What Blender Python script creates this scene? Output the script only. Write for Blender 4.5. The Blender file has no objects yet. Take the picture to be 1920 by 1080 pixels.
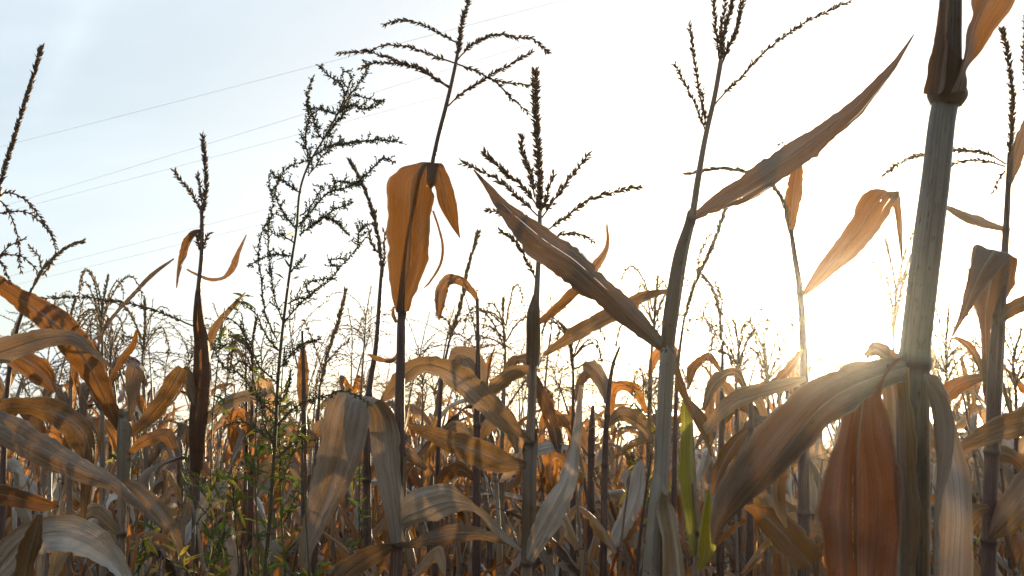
import bpy, math, random
import numpy as np
from mathutils import Vector, Matrix, Euler
R = math.radians
# ------------------------------------------------------------------ camera
SC = bpy.context.scene
COL = SC.collection
F = 1867.0                      # focal length in pixels of the 1920 wide photograph
CAM_H = 1.5
PITCH = math.atan(350 / F)
cam = bpy.data.cameras.new('camera'); cam_o = bpy.data.objects.new('camera', cam); COL.objects.link(cam_o)
cam.sensor_width = 36.0; cam.lens = 36.0 * F / 1920.0
cam.clip_start = 0.02; cam.clip_end = 6000
cam_o.location = (0, 0, CAM_H); cam_o.rotation_euler = (R(90) + PITCH, 0, 0)
cam.dof.use_dof = True; cam.dof.focus_distance = 1.75; cam.dof.aperture_fstop = 20.0
SC.camera = cam_o
CM = Euler((R(90) + PITCH, 0, 0)).to_matrix()
CMn = np.array(CM)
CAMP = np.array((0, 0, CAM_H))

def P(x, y, d):
    """point seen at pixel x, y of the photograph, d metres away"""
    v = np.array(((x - 960) / F, (540 - y) / F, -1.0)) * d
    return CMn @ v + CAMP

# ------------------------------------------------------------------ sun, sky
SUN_DIR = P(1592, 622, 1.0) - CAMP; SUN_DIR /= np.linalg.norm(SUN_DIR)
SUN_EL = math.asin(SUN_DIR[2]); SUN_AZ = math.atan2(SUN_DIR[0], SUN_DIR[1])
sl = bpy.data.lights.new('sun', 'SUN'); sl.energy = 5.0; sl.angle = R(0.5); sl.color = (1.0, 0.79, 0.47)
so = bpy.data.objects.new('sun', sl); COL.objects.link(so)
so.rotation_euler = Vector(SUN_DIR.tolist()).to_track_quat('Z', 'Y').to_euler()
SC.view_settings.view_transform = 'Standard'; SC.view_settings.look = 'None'
SC.view_settings.exposure = 1.15; SC.view_settings.gamma = 1.0

W = bpy.data.worlds.new('World'); SC.world = W; W.use_nodes = True
nt = W.node_tree; nt.nodes.clear()
def N(t, ty, **kw):
    n = t.nodes.new(ty)
    for k, v in kw.items():
        if k.startswith('i_'): n.inputs[k[2:].replace('_', ' ')].default_value = v
        else: setattr(n, k, v)
    return n
def L(t, a, b): t.links.new(a, b)
def math_n(t, op, a, b=None, clamp=False):
    n = t.nodes.new('ShaderNodeMath'); n.operation = op; n.use_clamp = clamp
    for i, v in enumerate((a, b)):
        if v is None: continue
        if isinstance(v, (int, float)): n.inputs[i].default_value = v
        else: t.links.new(v, n.inputs[i])
    return n.outputs[0]
def vdot(t, v, c):
    n = t.nodes.new('ShaderNodeVectorMath'); n.operation = 'DOT_PRODUCT'
    t.links.new(v, n.inputs[0]); n.inputs[1].default_value = tuple(c); return n.outputs['Value']
def mixc(t, fac, a, b, mode='MIX'):
    n = t.nodes.new('ShaderNodeMix'); n.data_type = 'RGBA'; n.blend_type = mode
    for i, v in ((0, fac), (6, a), (7, b)):
        if isinstance(v, (int, float)): n.inputs[i].default_value = v
        elif isinstance(v, tuple): n.inputs[i].default_value = v if len(v) == 4 else v + (1,)
        else: t.links.new(v, n.inputs[i])
    return n.outputs[2]
sky = N(nt, 'ShaderNodeTexSky', sky_type='NISHITA', sun_disc=False, sun_elevation=SUN_EL, sun_rotation=SUN_AZ,
        altitude=200, air_density=1.0, dust_density=2.0, ozone_density=1.0)
geo = N(nt, 'ShaderNodeTexCoord'); D = geo.outputs['Generated']
# thin high cirrus veil: streaky noise on the plane of the cloud layer
sep = N(nt, 'ShaderNodeSeparateXYZ'); L(nt, D, sep.inputs[0])
zc = math_n(nt, 'ADD', math_n(nt, 'MAXIMUM', sep.outputs['Z'], 0.0), 0.22)
cmb = N(nt, 'ShaderNodeCombineXYZ')
L(nt, math_n(nt, 'DIVIDE', sep.outputs['X'], zc), cmb.inputs[0]); L(nt, math_n(nt, 'DIVIDE', sep.outputs['Y'], zc), cmb.inputs[1])
mp = N(nt, 'ShaderNodeMapping'); mp.inputs['Rotation'].default_value = (0, 0, R(-52)); mp.inputs['Scale'].default_value = (0.9, 2.2, 1)
mp.inputs['Location'].default_value = (3.1, 1.7, 0)
L(nt, cmb.outputs[0], mp.inputs[0])
nz = N(nt, 'ShaderNodeTexNoise', noise_dimensions='3D'); nz.inputs['Scale'].default_value = 1.0; nz.inputs['Detail'].default_value = 7; nz.inputs['Roughness'].default_value = 0.55; nz.inputs['Distortion'].default_value = 0.5
L(nt, mp.outputs[0], nz.inputs['Vector'])
cr = N(nt, 'ShaderNodeMapRange', interpolation_type='SMOOTHSTEP'); cr.inputs['From Min'].default_value = 0.36; cr.inputs['From Max'].default_value = 0.72
cr.inputs['To Min'].default_value = 0.5; cr.inputs['To Max'].default_value = 0.94
L(nt, nz.outputs[0], cr.inputs['Value'])
sd = vdot(nt, D, SUN_DIR)
# veil gets brighter around the sun (forward scattering in the cirrus)
g1 = math_n(nt, 'POWER', math_n(nt, 'MAXIMUM', sd, 0.0), 5.0)
g2 = math_n(nt, 'POWER', math_n(nt, 'MAXIMUM', sd, 0.0), 90.0)
g3 = math_n(nt, 'POWER', math_n(nt, 'MAXIMUM', sd, 0.0), 1500.0)
disc = math_n(nt, 'GREATER_THAN', sd, math.cos(R(0.3)))
def contrail(a, b, wdt, soft):
    a = np.array(a) - CAMP; b = np.array(b) - CAMP; a /= np.linalg.norm(a); b /= np.linalg.norm(b)
    n = np.cross(a, b); n /= np.linalg.norm(n); m = a + b; m /= np.linalg.norm(m)
    half = math.acos(max(-1, min(1, float(a @ m))))
    di = math_n(nt, 'ABSOLUTE', vdot(nt, D, n))
    across = math_n(nt, 'SUBTRACT', 1.0, math_n(nt, 'DIVIDE', di, wdt), True)
    along = math_n(nt, 'MULTIPLY', math_n(nt, 'SUBTRACT', vdot(nt, D, m), math.cos(half)), soft, True)
    return math_n(nt, 'MULTIPLY', across, along)
ct1 = contrail(P(880, 100, 1), P(1330, 172, 1), 0.0035, 60)
ct2 = contrail(P(50, 250, 1), P(200, -60, 1), 0.022, 90)
veil = math_n(nt, 'ADD', cr.outputs[0], math_n(nt, 'ADD', math_n(nt, 'MULTIPLY', ct1, 0.5), math_n(nt, 'MULTIPLY', ct2, 0.6)), True)
hz = math_n(nt, 'POWER', math_n(nt, 'SUBTRACT', 1.0, math_n(nt, 'MAXIMUM', sep.outputs['Z'], 0.0), True), 3.0)
veil = math_n(nt, 'MAXIMUM', veil, math_n(nt, 'MULTIPLY', hz, 0.75))
base = N(nt, 'ShaderNodeVectorMath', operation='SCALE'); L(nt, sky.outputs[0], base.inputs[0]); base.inputs['Scale'].default_value = 1.0
vb = N(nt, 'ShaderNodeMapRange'); vb.inputs[1].default_value = -0.7; vb.inputs[2].default_value = 0.75; vb.inputs[3].default_value = 0.0; vb.inputs[4].default_value = 1.0
L(nt, sd, vb.inputs[0])
vcol0 = mixc(nt, vb.outputs[0], (2.7, 3.0, 3.4), (3.7, 4.3, 4.75))
vcol = mixc(nt, g1, vcol0, (4.9, 5.05, 5.1))
vmix = mixc(nt, math_n(nt, 'MULTIPLY', veil, 0.93), base.outputs[0], vcol)
def addc(c, fac, col):
    s = N(nt, 'ShaderNodeVectorMath', operation='SCALE'); s.inputs[0].default_value = col; L(nt, fac, s.inputs['Scale'])
    a = N(nt, 'ShaderNodeVectorMath', operation='ADD'); L(nt, c, a.inputs[0]); L(nt, s.outputs[0], a.inputs[1]); return a.outputs[0]
c = addc(vmix, g2, (11, 9.5, 7.2)); c = addc(c, g3, (120, 98, 66)); c = addc(c, disc, (1500, 1300, 950))
bg = N(nt, 'ShaderNodeBackground'); bg.inputs['Strength'].default_value = 0.105
L(nt, c, bg.inputs['Color'])
ow = N(nt, 'ShaderNodeOutputWorld'); L(nt, bg.outputs[0], ow.inputs['Surface'])

SC.render.engine = 'CYCLES'
SC.cycles.max_bounces = 8; SC.cycles.diffuse_bounces = 4; SC.cycles.transmission_bounces = 6; SC.cycles.transparent_max_bounces = 16
SC.cycles.volume_bounces = 0; SC.cycles.use_denoising = True
SC.cycles.sample_clamp_indirect = 6

# ------------------------------------------------------------------ materials
def new_mat(name):
    m = bpy.data.materials.new(name); m.use_nodes = True; t = m.node_tree; t.nodes.clear(); return m, t
def attr(t, name):
    a = t.nodes.new('ShaderNodeAttribute'); a.attribute_name = name; return a.outputs['Fac']
def noise(t, vec, scale, detail=3, rough=0.5):
    n = t.nodes.new('ShaderNodeTexNoise'); n.inputs['Scale'].default_value = scale; n.inputs['Detail'].default_value = detail; n.inputs['Roughness'].default_value = rough
    L(t, vec, n.inputs['Vector']); return n.outputs[0]
def ramp(t, fac, stops):
    r = t.nodes.new('ShaderNodeValToRGB'); cr = r.color_ramp
    while len(cr.elements) < len(stops): cr.elements.new(0.5)
    for e, (p, col) in zip(cr.elements, stops): e.position = p; e.color = tuple(col) + (1,)
    L(t, fac, r.inputs[0]); return r.outputs[0]
def rng(t, v, a, b, c=0., d=1.):
    n = t.nodes.new('ShaderNodeMapRange'); n.inputs[1].default_value = a; n.inputs[2].default_value = b; n.inputs[3].default_value = c; n.inputs[4].default_value = d
    L(t, v, n.inputs[0]); return n.outputs[0]

def leaf_material(name, pal, trans=0.34, tcol=(0.30, 0.135, 0.03), tears=True, rough=0.5):
    """blade with lengthwise veins, pale midrib, blotches; lets light through"""
    m, t = new_mat(name)
    uv = t.nodes.new('ShaderNodeUVMap').outputs[0]
    oi = t.nodes.new('ShaderNodeObjectInfo'); rnd = oi.outputs['Random']
    var = attr(t, 'var')
    sp = t.nodes.new('ShaderNodeSeparateXYZ'); L(t, uv, sp.inputs[0]); u, v = sp.outputs[0], sp.outputs[1]
    def uvv(su, sv):
        c = t.nodes.new('ShaderNodeCombineXYZ'); L(t, math_n(t, 'MULTIPLY', u, su), c.inputs[0]); L(t, math_n(t, 'MULTIPLY', v, sv), c.inputs[1])
        L(t, math_n(t, 'ADD', math_n(t, 'MULTIPLY', var, 37.0), math_n(t, 'MULTIPLY', rnd, 91.0)), c.inputs[2]); return c.outputs[0]
    veins = noise(t, uvv(64, 1.3), 1.0, 5, 0.8)
    band = noise(t, uvv(7, 2.4), 1.0, 6, 0.62)
    blot = noise(t, uvv(11, 70.0), 1.0, 6, 0.7)
    vv = math_n(t, 'ADD', math_n(t, 'MULTIPLY', band, 0.75), math_n(t, 'MULTIPLY', math_n(t, 'ADD', math_n(t, 'MULTIPLY', var, 0.6), math_n(t, 'MULTIPLY', rnd, 0.4)), 0.5))
    col = ramp(t, rng(t, vv, 0.3, 0.85), [(0.0, pal[0]), (0.33, pal[1]), (0.66, pal[2]), (1.0, pal[3])])
    vf = rng(t, veins, 0.3, 0.7, 0.6, 1.3)
    s = t.nodes.new('ShaderNodeVectorMath'); s.operation = 'SCALE'; L(t, col, s.inputs[0]); L(t, vf, s.inputs['Scale']); col = s.outputs[0]
    # dark fungal blotches
    bl = rng(t, blot, 0.61, 0.68)
    col = mixc(t, math_n(t, 'MULTIPLY', bl, 0.6), col, tuple(c * 0.38 for c in pal[0]))
    # midrib
    du = math_n(t, 'ABSOLUTE', math_n(t, 'SUBTRACT', u, 0.5))
    rib = math_n(t, 'SUBTRACT', 1.0, rng(t, du, 0.018, 0.045), True)
    col = mixc(t, math_n(t, 'MULTIPLY', rib, 0.3), col, (0.42, 0.34, 0.25))
    ed = rng(t, du, 0.44, 0.5, 0, 0.35)
    wash = noise(t, uvv(3, 7.0), 1.0, 2, 0.5)
    hs = t.nodes.new('ShaderNodeHueSaturation'); L(t, col, hs.inputs['Color']); L(t, rng(t, wash, 0.38, 0.72, 1.22, 0.55), hs.inputs['Saturation']); L(t, rng(t, wash, 0.35, 0.7, 0.85, 1.2), hs.inputs['Value']); col = hs.outputs[0]
    col = mixc(t, ed, col, (0.42, 0.33, 0.21))
    bmp = t.nodes.new('ShaderNodeBump'); bmp.inputs['Strength'].default_value = 0.75; bmp.inputs['Distance'].default_value = 0.0016
    hgt = math_n(t, 'ADD', veins, math_n(t, 'MULTIPLY', rib, 1.4)); L(t, math_n(t, 'ADD', hgt, math_n(t, 'MULTIPLY', blot, 0.7)), bmp.inputs['Height'])
    crk = noise(t, uvv(4, 24.0), 1.0, 4, 0.6); bmp2 = t.nodes.new('ShaderNodeBump'); bmp2.inputs['Strength'].default_value = 0.8; bmp2.inputs['Distance'].default_value = 0.006; L(t, crk, bmp2.inputs['Height']); L(t, bmp2.outputs[0], bmp.inputs['Normal'])
    pb = t.nodes.new('ShaderNodeBsdfPrincipled'); L(t, col, pb.inputs['Base Color']); pb.inputs['Roughness'].default_value = rough
    pb.inputs['Specular IOR Level'].default_value = 0.35; L(t, bmp.outputs[0], pb.inputs['Normal'])
    tr = t.nodes.new('ShaderNodeBsdfTranslucent'); L(t, bmp.outputs[0], tr.inputs['Normal'])
    tc = mixc(t, 0.62, col, tcol)
    s2 = t.nodes.new('ShaderNodeVectorMath'); s2.operation = 'SCALE'; L(t, tc, s2.inputs[0]); L(t, rng(t, veins, 0.3, 0.7, 0.7, 1.2), s2.inputs['Scale'])
    L(t, s2.outputs[0], tr.inputs['Color'])
    mx = t.nodes.new('ShaderNodeMixShader'); L(t, pb.outputs[0], mx.inputs[1]); L(t, tr.outputs[0], mx.inputs[2])
    L(t, math_n(t, 'MULTIPLY', math_n(t, 'SUBTRACT', 1.0, math_n(t, 'MULTIPLY', rib, 0.6)), trans), mx.inputs[0])
    out = t.nodes.new('ShaderNodeOutputMaterial')
    if tears:       # small insect holes and frayed slits
        hn = noise(t, uvv(9, 42.0), 1.0, 2, 0.5)
        sl_ = noise(t, uvv(30, 3.2), 1.0, 1, 0.5)
        hole = math_n(t, 'MAXIMUM', rng(t, hn, 0.785, 0.79), rng(t, math_n(t, 'ADD', sl_, math_n(t, 'MULTIPLY', du, 0.22)), 0.835, 0.842))
        tp = t.nodes.new('ShaderNodeBsdfTransparent'); m2 = t.nodes.new('ShaderNodeMixShader')
        L(t, hole, m2.inputs[0]); L(t, mx.outputs[0], m2.inputs[1]); L(t, tp.outputs[0], m2.inputs[2]); L(t, m2.outputs[0], out.inputs[0])
    else: L(t, mx.outputs[0], out.inputs[0])
    return m

PAL_TAN = [(0.075, 0.042, 0.020), (0.145, 0.088, 0.045), (0.225, 0.155, 0.088), (0.33, 0.26, 0.175)]
PAL_GREY = [(0.13, 0.09, 0.06), (0.21, 0.155, 0.11), (0.29, 0.235, 0.18), (0.38, 0.33, 0.27)]
PAL_PALE = [(0.30, 0.25, 0.19), (0.44, 0.39, 0.32), (0.56, 0.52, 0.46), (0.68, 0.65, 0.60)]
PAL_RUST = [(0.055, 0.027, 0.013), (0.10, 0.048, 0.021), (0.165, 0.085, 0.038), (0.25, 0.155, 0.08)]
PAL_GREEN = [(0.05, 0.07, 0.015), (0.10, 0.12, 0.02), (0.22, 0.17, 0.03), (0.34, 0.22, 0.07)]
M_TAN = leaf_material('dry_leaf_tan', PAL_TAN)
M_GREY = leaf_material('dry_leaf_grey', PAL_GREY, 0.26)
M_PALE = leaf_material('dry_leaf_pale', PAL_PALE, 0.25)
M_RUST = leaf_material('dry_leaf_rust', PAL_RUST, 0.40, (0.31, 0.12, 0.02))
M_GREEN = leaf_material('green_leaf', PAL_GREEN, 0.4, (0.36, 0.38, 0.02), tears=False)
M_RUSTS = leaf_material('dry_leaf_rust_whole', PAL_RUST, 0.36, (0.28, 0.11, 0.02), tears=False)
M_RED = leaf_material('dry_leaf_red', [(0.06, 0.025, 0.014), (0.10, 0.042, 0.022), (0.15, 0.065, 0.033), (0.20, 0.10, 0.05)], 0.2, (0.20, 0.07, 0.02))
M_FOLD = leaf_material('dry_leaf_brown', [(0.05, 0.03, 0.02), (0.09, 0.055, 0.035), (0.13, 0.085, 0.055), (0.18, 0.12, 0.08)], 0.2, (0.26, 0.10, 0.025))
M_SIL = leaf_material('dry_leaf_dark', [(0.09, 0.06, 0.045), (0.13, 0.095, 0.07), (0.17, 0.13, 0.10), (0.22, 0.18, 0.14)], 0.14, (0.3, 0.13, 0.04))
M_BTAN = leaf_material('dry_leaf_field_tan', [(0.19, 0.10, 0.05), (0.34, 0.205, 0.11), (0.46, 0.32, 0.19), (0.56, 0.45, 0.31)], 0.48, (0.54, 0.235, 0.038))
M_BRUST = leaf_material('dry_leaf_field_rust', [(0.12, 0.05, 0.022), (0.22, 0.10, 0.045), (0.33, 0.17, 0.075), (0.42, 0.26, 0.14)], 0.5, (0.58, 0.21, 0.024))
M_SHEATH = leaf_material('dry_sheath', [(0.08, 0.05, 0.033), (0.15, 0.105, 0.07), (0.22, 0.17, 0.12), (0.29, 0.25, 0.19)], 0.16, tears=False)
M_SHEATHG = leaf_material('grey_sheath', [(0.17, 0.13, 0.10), (0.26, 0.21, 0.165), (0.34, 0.30, 0.24), (0.42, 0.39, 0.33)], 0.15, tears=False)
M_SHEATH_R = leaf_material('rusty_sheath', PAL_TAN, 0.35, tears=False)

def stalk_material(name, c1, c2, c3):
    m, t = new_mat(name)
    uv = t.nodes.new('ShaderNodeUVMap').outputs[0]; sp = t.nodes.new('ShaderNodeSeparateXYZ'); L(t, uv, sp.inputs[0])
    rnd = t.nodes.new('ShaderNodeObjectInfo').outputs['Random']
    def uvv(a, b):
        c = t.nodes.new('ShaderNodeCombineXYZ'); L(t, math_n(t, 'MULTIPLY', sp.outputs[0], a), c.inputs[0]); L(t, math_n(t, 'MULTIPLY', sp.outputs[1], b), c.inputs[1]); L(t, math_n(t, 'MULTIPLY', rnd, 53.0), c.inputs[2]); return c.outputs[0]
    streak = noise(t, uvv(22, 2.5), 1.0, 4, 0.6); big = noise(t, uvv(3, 9), 1.0, 4, 0.6); fl = noise(t, uvv(14, 60), 1.0, 3, 0.6)
    col = ramp(t, rng(t, math_n(t, 'ADD', math_n(t, 'MULTIPLY', streak, 0.6), math_n(t, 'MULTIPLY', big, 0.5)), 0.42, 0.68), [(0, c1), (0.5, c2), (1, c3)])
    col = mixc(t, math_n(t, 'MULTIPLY', rng(t, fl, 0.58, 0.68), 0.75), col, tuple(c * 0.35 for c in c1))
    col = mixc(t, math_n(t, 'MULTIPLY', attr(t, 'mark'), 0.85), col, (0.05, 0.028, 0.02))
    b = t.nodes.new('ShaderNodeBump'); b.inputs['Strength'].default_value = 0.6; b.inputs['Distance'].default_value = 0.0015; L(t, streak, b.inputs['Height'])
    pb = t.nodes.new('ShaderNodeBsdfPrincipled'); L(t, col, pb.inputs['Base Color']); pb.inputs['Roughness'].default_value = 0.48; L(t, b.outputs[0], pb.inputs['Normal'])
    out = t.nodes.new('ShaderNodeOutputMaterial'); L(t, pb.outputs[0], out.inputs[0]); return m
M_STALK = stalk_material('stalk_tan', (0.12, 0.075, 0.05), (0.22, 0.155, 0.105), (0.33, 0.26, 0.18))
M_STALKD = stalk_material('stalk_dark', (0.05, 0.028, 0.026), (0.10, 0.055, 0.045), (0.19, 0.12, 0.085))
M_STALKG = stalk_material('stalk_grey', (0.085, 0.068, 0.052), (0.145, 0.125, 0.097), (0.215, 0.195, 0.155))

def chaff_material(name, c1, c2, trans=0.25):
    m, t = new_mat(name)
    oc = t.nodes.new('ShaderNodeTexCoord').outputs['Object']; var = attr(t, 'var')
    n = noise(t, oc, 90, 3)
    col = mixc(t, math_n(t, 'ADD', math_n(t, 'MULTIPLY', n, 0.6), math_n(t, 'MULTIPLY', var, 0.5), True), c1, c2)
    pb = t.nodes.new('ShaderNodeBsdfPrincipled'); L(t, col, pb.inputs['Base Color']); pb.inputs['Roughness'].default_value = 0.6
    tr = t.nodes.new('ShaderNodeBsdfTranslucent'); L(t, col, tr.inputs['Color'])
    mx = t.nodes.new('ShaderNodeMixShader'); mx.inputs[0].default_value = trans; L(t, pb.outputs[0], mx.inputs[1]); L(t, tr.outputs[0], mx.inputs[2])
    out = t.nodes.new('ShaderNodeOutputMaterial'); L(t, mx.outputs[0], out.inputs[0]); return m
M_TASSEL = chaff_material('tassel_dark', (0.12, 0.07, 0.045), (0.42, 0.29, 0.17), 0.55)
M_TASSELT = chaff_material('tassel_tan', (0.26, 0.18, 0.10), (0.58, 0.45, 0.27), 0.55)
M_WEED = chaff_material('weed_stem', (0.055, 0.045, 0.022), (0.13, 0.105, 0.045), 0.1)
M_FLORET = chaff_material('weed_floret', (0.08, 0.07, 0.03), (0.28, 0.24, 0.10), 0.5)
M_WLEAF = chaff_material('weed_leaf', (0.05, 0.09, 0.012), (0.17, 0.22, 0.03), 0.5)
M_YLEAF = chaff_material('weed_leaf_yellow', (0.34, 0.30, 0.03), (0.62, 0.45, 0.05), 0.5)

# ------------------------------------------------------------------ mesh collector
class MB:
    def __init__(s): s.v = []; s.f = []; s.uv = []; s.var = []; s.mark = []; s.n = 0
    def add(s, v, f, uv=None, var=0.5, mark=0.0):
        v = np.asarray(v, float).reshape(-1, 3); k = len(v)
        s.v.append(v); s.f += [tuple(i + s.n for i in q) for q in f]
        s.uv.append(np.zeros((k, 2)) if uv is None else np.asarray(uv, float).reshape(-1, 2))
        s.var.append(np.full(k, var) if np.isscalar(var) else np.asarray(var)); s.mark.append(np.full(k, mark) if np.isscalar(mark) else np.asarray(mark)); s.n += k
    def mesh(s, name, mat, origin=(0, 0, 0)):
        me = bpy.data.meshes.new(name); V = np.concatenate(s.v) - np.asarray(origin, float)
        me.from_pydata(V.tolist(), [], s.f); me.materials.append(mat)
        uvp = np.concatenate(s.uv); li = np.empty(len(me.loops), np.int32); me.loops.foreach_get('vertex_index', li)
        ul = me.uv_layers.new(name='UVMap'); ul.data.foreach_set('uv', uvp[li].astype(np.float32).ravel())
        for nm, arr in (('var', s.var), ('mark', s.mark)):
            a = me.attributes.new(nm, 'FLOAT', 'POINT'); a.data.foreach_set('value', np.concatenate(arr).astype(np.float32))
        me.polygons.foreach_set('use_smooth', np.ones(len(me.polygons), bool)); me.update(); return me
    def build(s, name, mat, parent=None):
        org = (0, 0, 0) if parent is None else world_of(parent)
        me = s.mesh(name, mat, org)
        o = bpy.data.objects.new(name, me); COL.objects.link(o)
        if parent is not None: o.parent = parent
        return o
_world = {}
def world_of(o):
    x = np.zeros(3)
    while o is not None: x = x + np.array(o.location); o = o.parent
    return x

def thing(name, label, cat, loc, group=None):
    o = bpy.data.objects.new(name, None); COL.objects.link(o); o.location = tuple(float(c) for c in loc); o.empty_display_size = 0.1
    o['label'] = label; o['category'] = cat
    if group: o['group'] = group
    return o

def crom(pts, n):
    """Catmull-Rom through rows of pts, n samples (chord-length parameter)"""
    pts = np.asarray(pts, float)
    if len(pts) == 2: return pts[0] + (pts[1] - pts[0]) * np.linspace(0, 1, n)[:, None]
    d = np.r_[0, np.cumsum(np.maximum(1e-6, np.linalg.norm(np.diff(pts[:, :3], axis=0), axis=1)) ** 0.7)]
    m = np.zeros_like(pts)
    m[1:-1] = (pts[2:] - pts[:-2]) / (d[2:] - d[:-2])[:, None]
    m[0] = (pts[1] - pts[0]) / (d[1] - d[0]); m[-1] = (pts[-1] - pts[-2]) / (d[-1] - d[-2])
    t = np.linspace(0, d[-1], n); i = np.clip(np.searchsorted(d, t, 'right') - 1, 0, len(pts) - 2)
    h = (d[i + 1] - d[i])[:, None]; s = ((t - d[i])[:, None]) / h
    return (2*s**3 - 3*s**2 + 1) * pts[i] + (s**3 - 2*s**2 + s) * h * m[i] + (-2*s**3 + 3*s**2) * pts[i+1] + (s**3 - s**2) * h * m[i+1]

def unit(a): return a / np.maximum(1e-9, np.linalg.norm(a, axis=-1, keepdims=True))

def n1(rs, v, wl):
    """smooth random curve along v with feature length wl"""
    m = int(v[-1] / wl) + 4; r = rs.randn(m); x = v / wl + rs.rand(); i = np.minimum(x.astype(int), m - 2); f = x - i; f = f * f * (3 - 2 * f)
    return r[i] * (1 - f) + r[i + 1] * f
def ribbon(mb, Lp, Rp, nu=10, gut=0.25, ruf=0.10, curl=0.0, seed=0, var=None, rev=False, pleat=1.0):
    """blade surface between two edge curves; gut: V fold, ruf: wavy edges, curl: edges roll over"""
    rs = np.random.RandomState(seed); n = len(Lp)
    C = (Lp + Rp) / 2; H = (Rp - Lp) / 2; hw = np.linalg.norm(H, axis=1)
    T = unit(np.gradient(C, axis=0)); Nn = unit(np.cross(H, T))
    s = np.linspace(-1, 1, nu + 1); v = np.r_[0, np.cumsum(np.linalg.norm(np.diff(C, axis=0), axis=1))]
    W0 = max(hw.max(), 1e-5); ph = rs.rand(8) * 6.28
    fade = np.minimum(1, np.minimum(np.arange(n), np.arange(n)[::-1]) / (0.12 * n)); q = W0 * 1.5
    wr = (n1(rs, v, q) * 0.8 + n1(rs, v, q * 0.45) * 0.35) * fade; wl_ = (n1(rs, v, q) * 0.8 + n1(rs, v, q * 0.45) * 0.35) * fade
    tw = n1(rs, v, q * 1.6) * 0.14 * fade; crease = n1(rs, v, q * 2.2); fold = n1(rs, v, q * 1.2)
    er = n1(rs, v, q * 0.9) * 0.045 + n1(rs, v, q * 0.22) * 0.045 - 0.11 * np.maximum(0, n1(rs, v, q * 0.25) - 1.3); el_ = n1(rs, v, q * 0.9) * 0.045 + n1(rs, v, q * 0.22) * 0.045 - 0.11 * np.maximum(0, n1(rs, v, q * 0.25) - 1.3)
    pl = [n1(rs, v, q * 2.5) * 0.045 * pleat for _ in range(3)]
    rows = []
    for j, sj in enumerate(s):
        a = abs(sj); lat = sj * (1 - 0.28 * curl * a ** 2) + sj * a * a * (er if sj > 0 else el_)
        off = gut * a ** 1.2 * (1 + 0.35 * crease) + ruf * (a ** 2) * (wr if sj > 0 else wl_) * 1.9 + curl * 0.9 * a ** 2.2 + tw * sj
        off = off + pl[0] * math.sin(sj * 5 + ph[0]) + pl[1] * math.sin(sj * 9 + ph[1]) + pl[2] * math.sin(sj * 14 + ph[2]) + 0.10 * pleat * fold * fade * math.exp(-((sj - 0.45) / 0.3) ** 2)
        rows.append(C + H * lat[:, None] + Nn * (hw * off)[:, None] * (-1 if rev else 1))
    V = np.stack(rows, 1).reshape(-1, 3)
    uv = np.stack(np.meshgrid((s + 1) / 2, v), -1).reshape(-1, 2)
    q = nu + 1; f = [(i*q + j, i*q + j + 1, (i+1)*q + j + 1, (i+1)*q + j) for i in range(n - 1) for j in range(nu)]
    mb.add(V, f, uv, rs.rand() if var is None else var)

def tube(mb, pts, rad, ns=10, mark=None, cap=True, var=0.5, flat=1.0, jit=0.0, seed=0):
    pts = np.asarray(pts, float); n = len(pts); rad = np.broadcast_to(rad, (n,)); T = unit(np.gradient(pts, axis=0))
    ref = np.array((0.0, 1.0, 0.0)) if abs(T[0][1]) < 0.8 else np.array((1.0, 0, 0))
    A = unit(ref - T * (T @ ref)[:, None]); B = np.cross(T, A)
    th = np.arange(ns) / ns * 6.2832
    V = pts[:, None] + (A[:, None] * (np.cos(th) * flat)[None, :, None] + B[:, None] * np.sin(th)[None, :, None]) * rad[:, None, None]
    v = np.r_[0, np.cumsum(np.linalg.norm(np.diff(pts, axis=0), axis=1))]
    tt = np.abs(np.arange(ns) / ns * 2 - 1)
    uv = np.stack(np.meshgrid(tt, v), -1).reshape(-1, 2)
    f = [(i*ns + j, i*ns + (j+1) % ns, (i+1)*ns + (j+1) % ns, (i+1)*ns + j) for i in range(n - 1) for j in range(ns)]
    if cap: f += [tuple(range(ns))[::-1], tuple((n-1)*ns + j for j in range(ns))]
    mk = 0.0 if mark is None else np.repeat(mark, ns)
    mb.add(V.reshape(-1, 3), f, uv, var, mk)

def spindles(mb, base, direc, length, rad, rs, sides=4):
    """many seed-like spindles at once: base (n,3), direc (n,3) unit, length (n), rad (n)"""
    n = len(base)
    if n == 0: return
    base = np.asarray(base); direc = unit(np.asarray(direc))
    r = rs.randn(n, 3); A = unit(np.cross(direc, r)); B = np.cross(direc, A)
    length = np.broadcast_to(length, (n,)); rad = np.broadcast_to(rad, (n,))
    for i in range(n):
        th = np.arange(sides) / sides * 6.2832
        ring = base[i] + direc[i] * length[i] * 0.42 + (A[i] * np.cos(th)[:, None] + B[i] * 0.7 * np.sin(th)[:, None]) * rad[i]
        V = np.vstack([base[i], ring, base[i] + direc[i] * length[i]])
        f = [(0, 1 + (j+1) % sides, 1 + j) for j in range(sides)] + [(sides + 1, 1 + j, 1 + (j+1) % sides) for j in range(sides)]
        mb.add(V, f, None, rs.rand())

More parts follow.
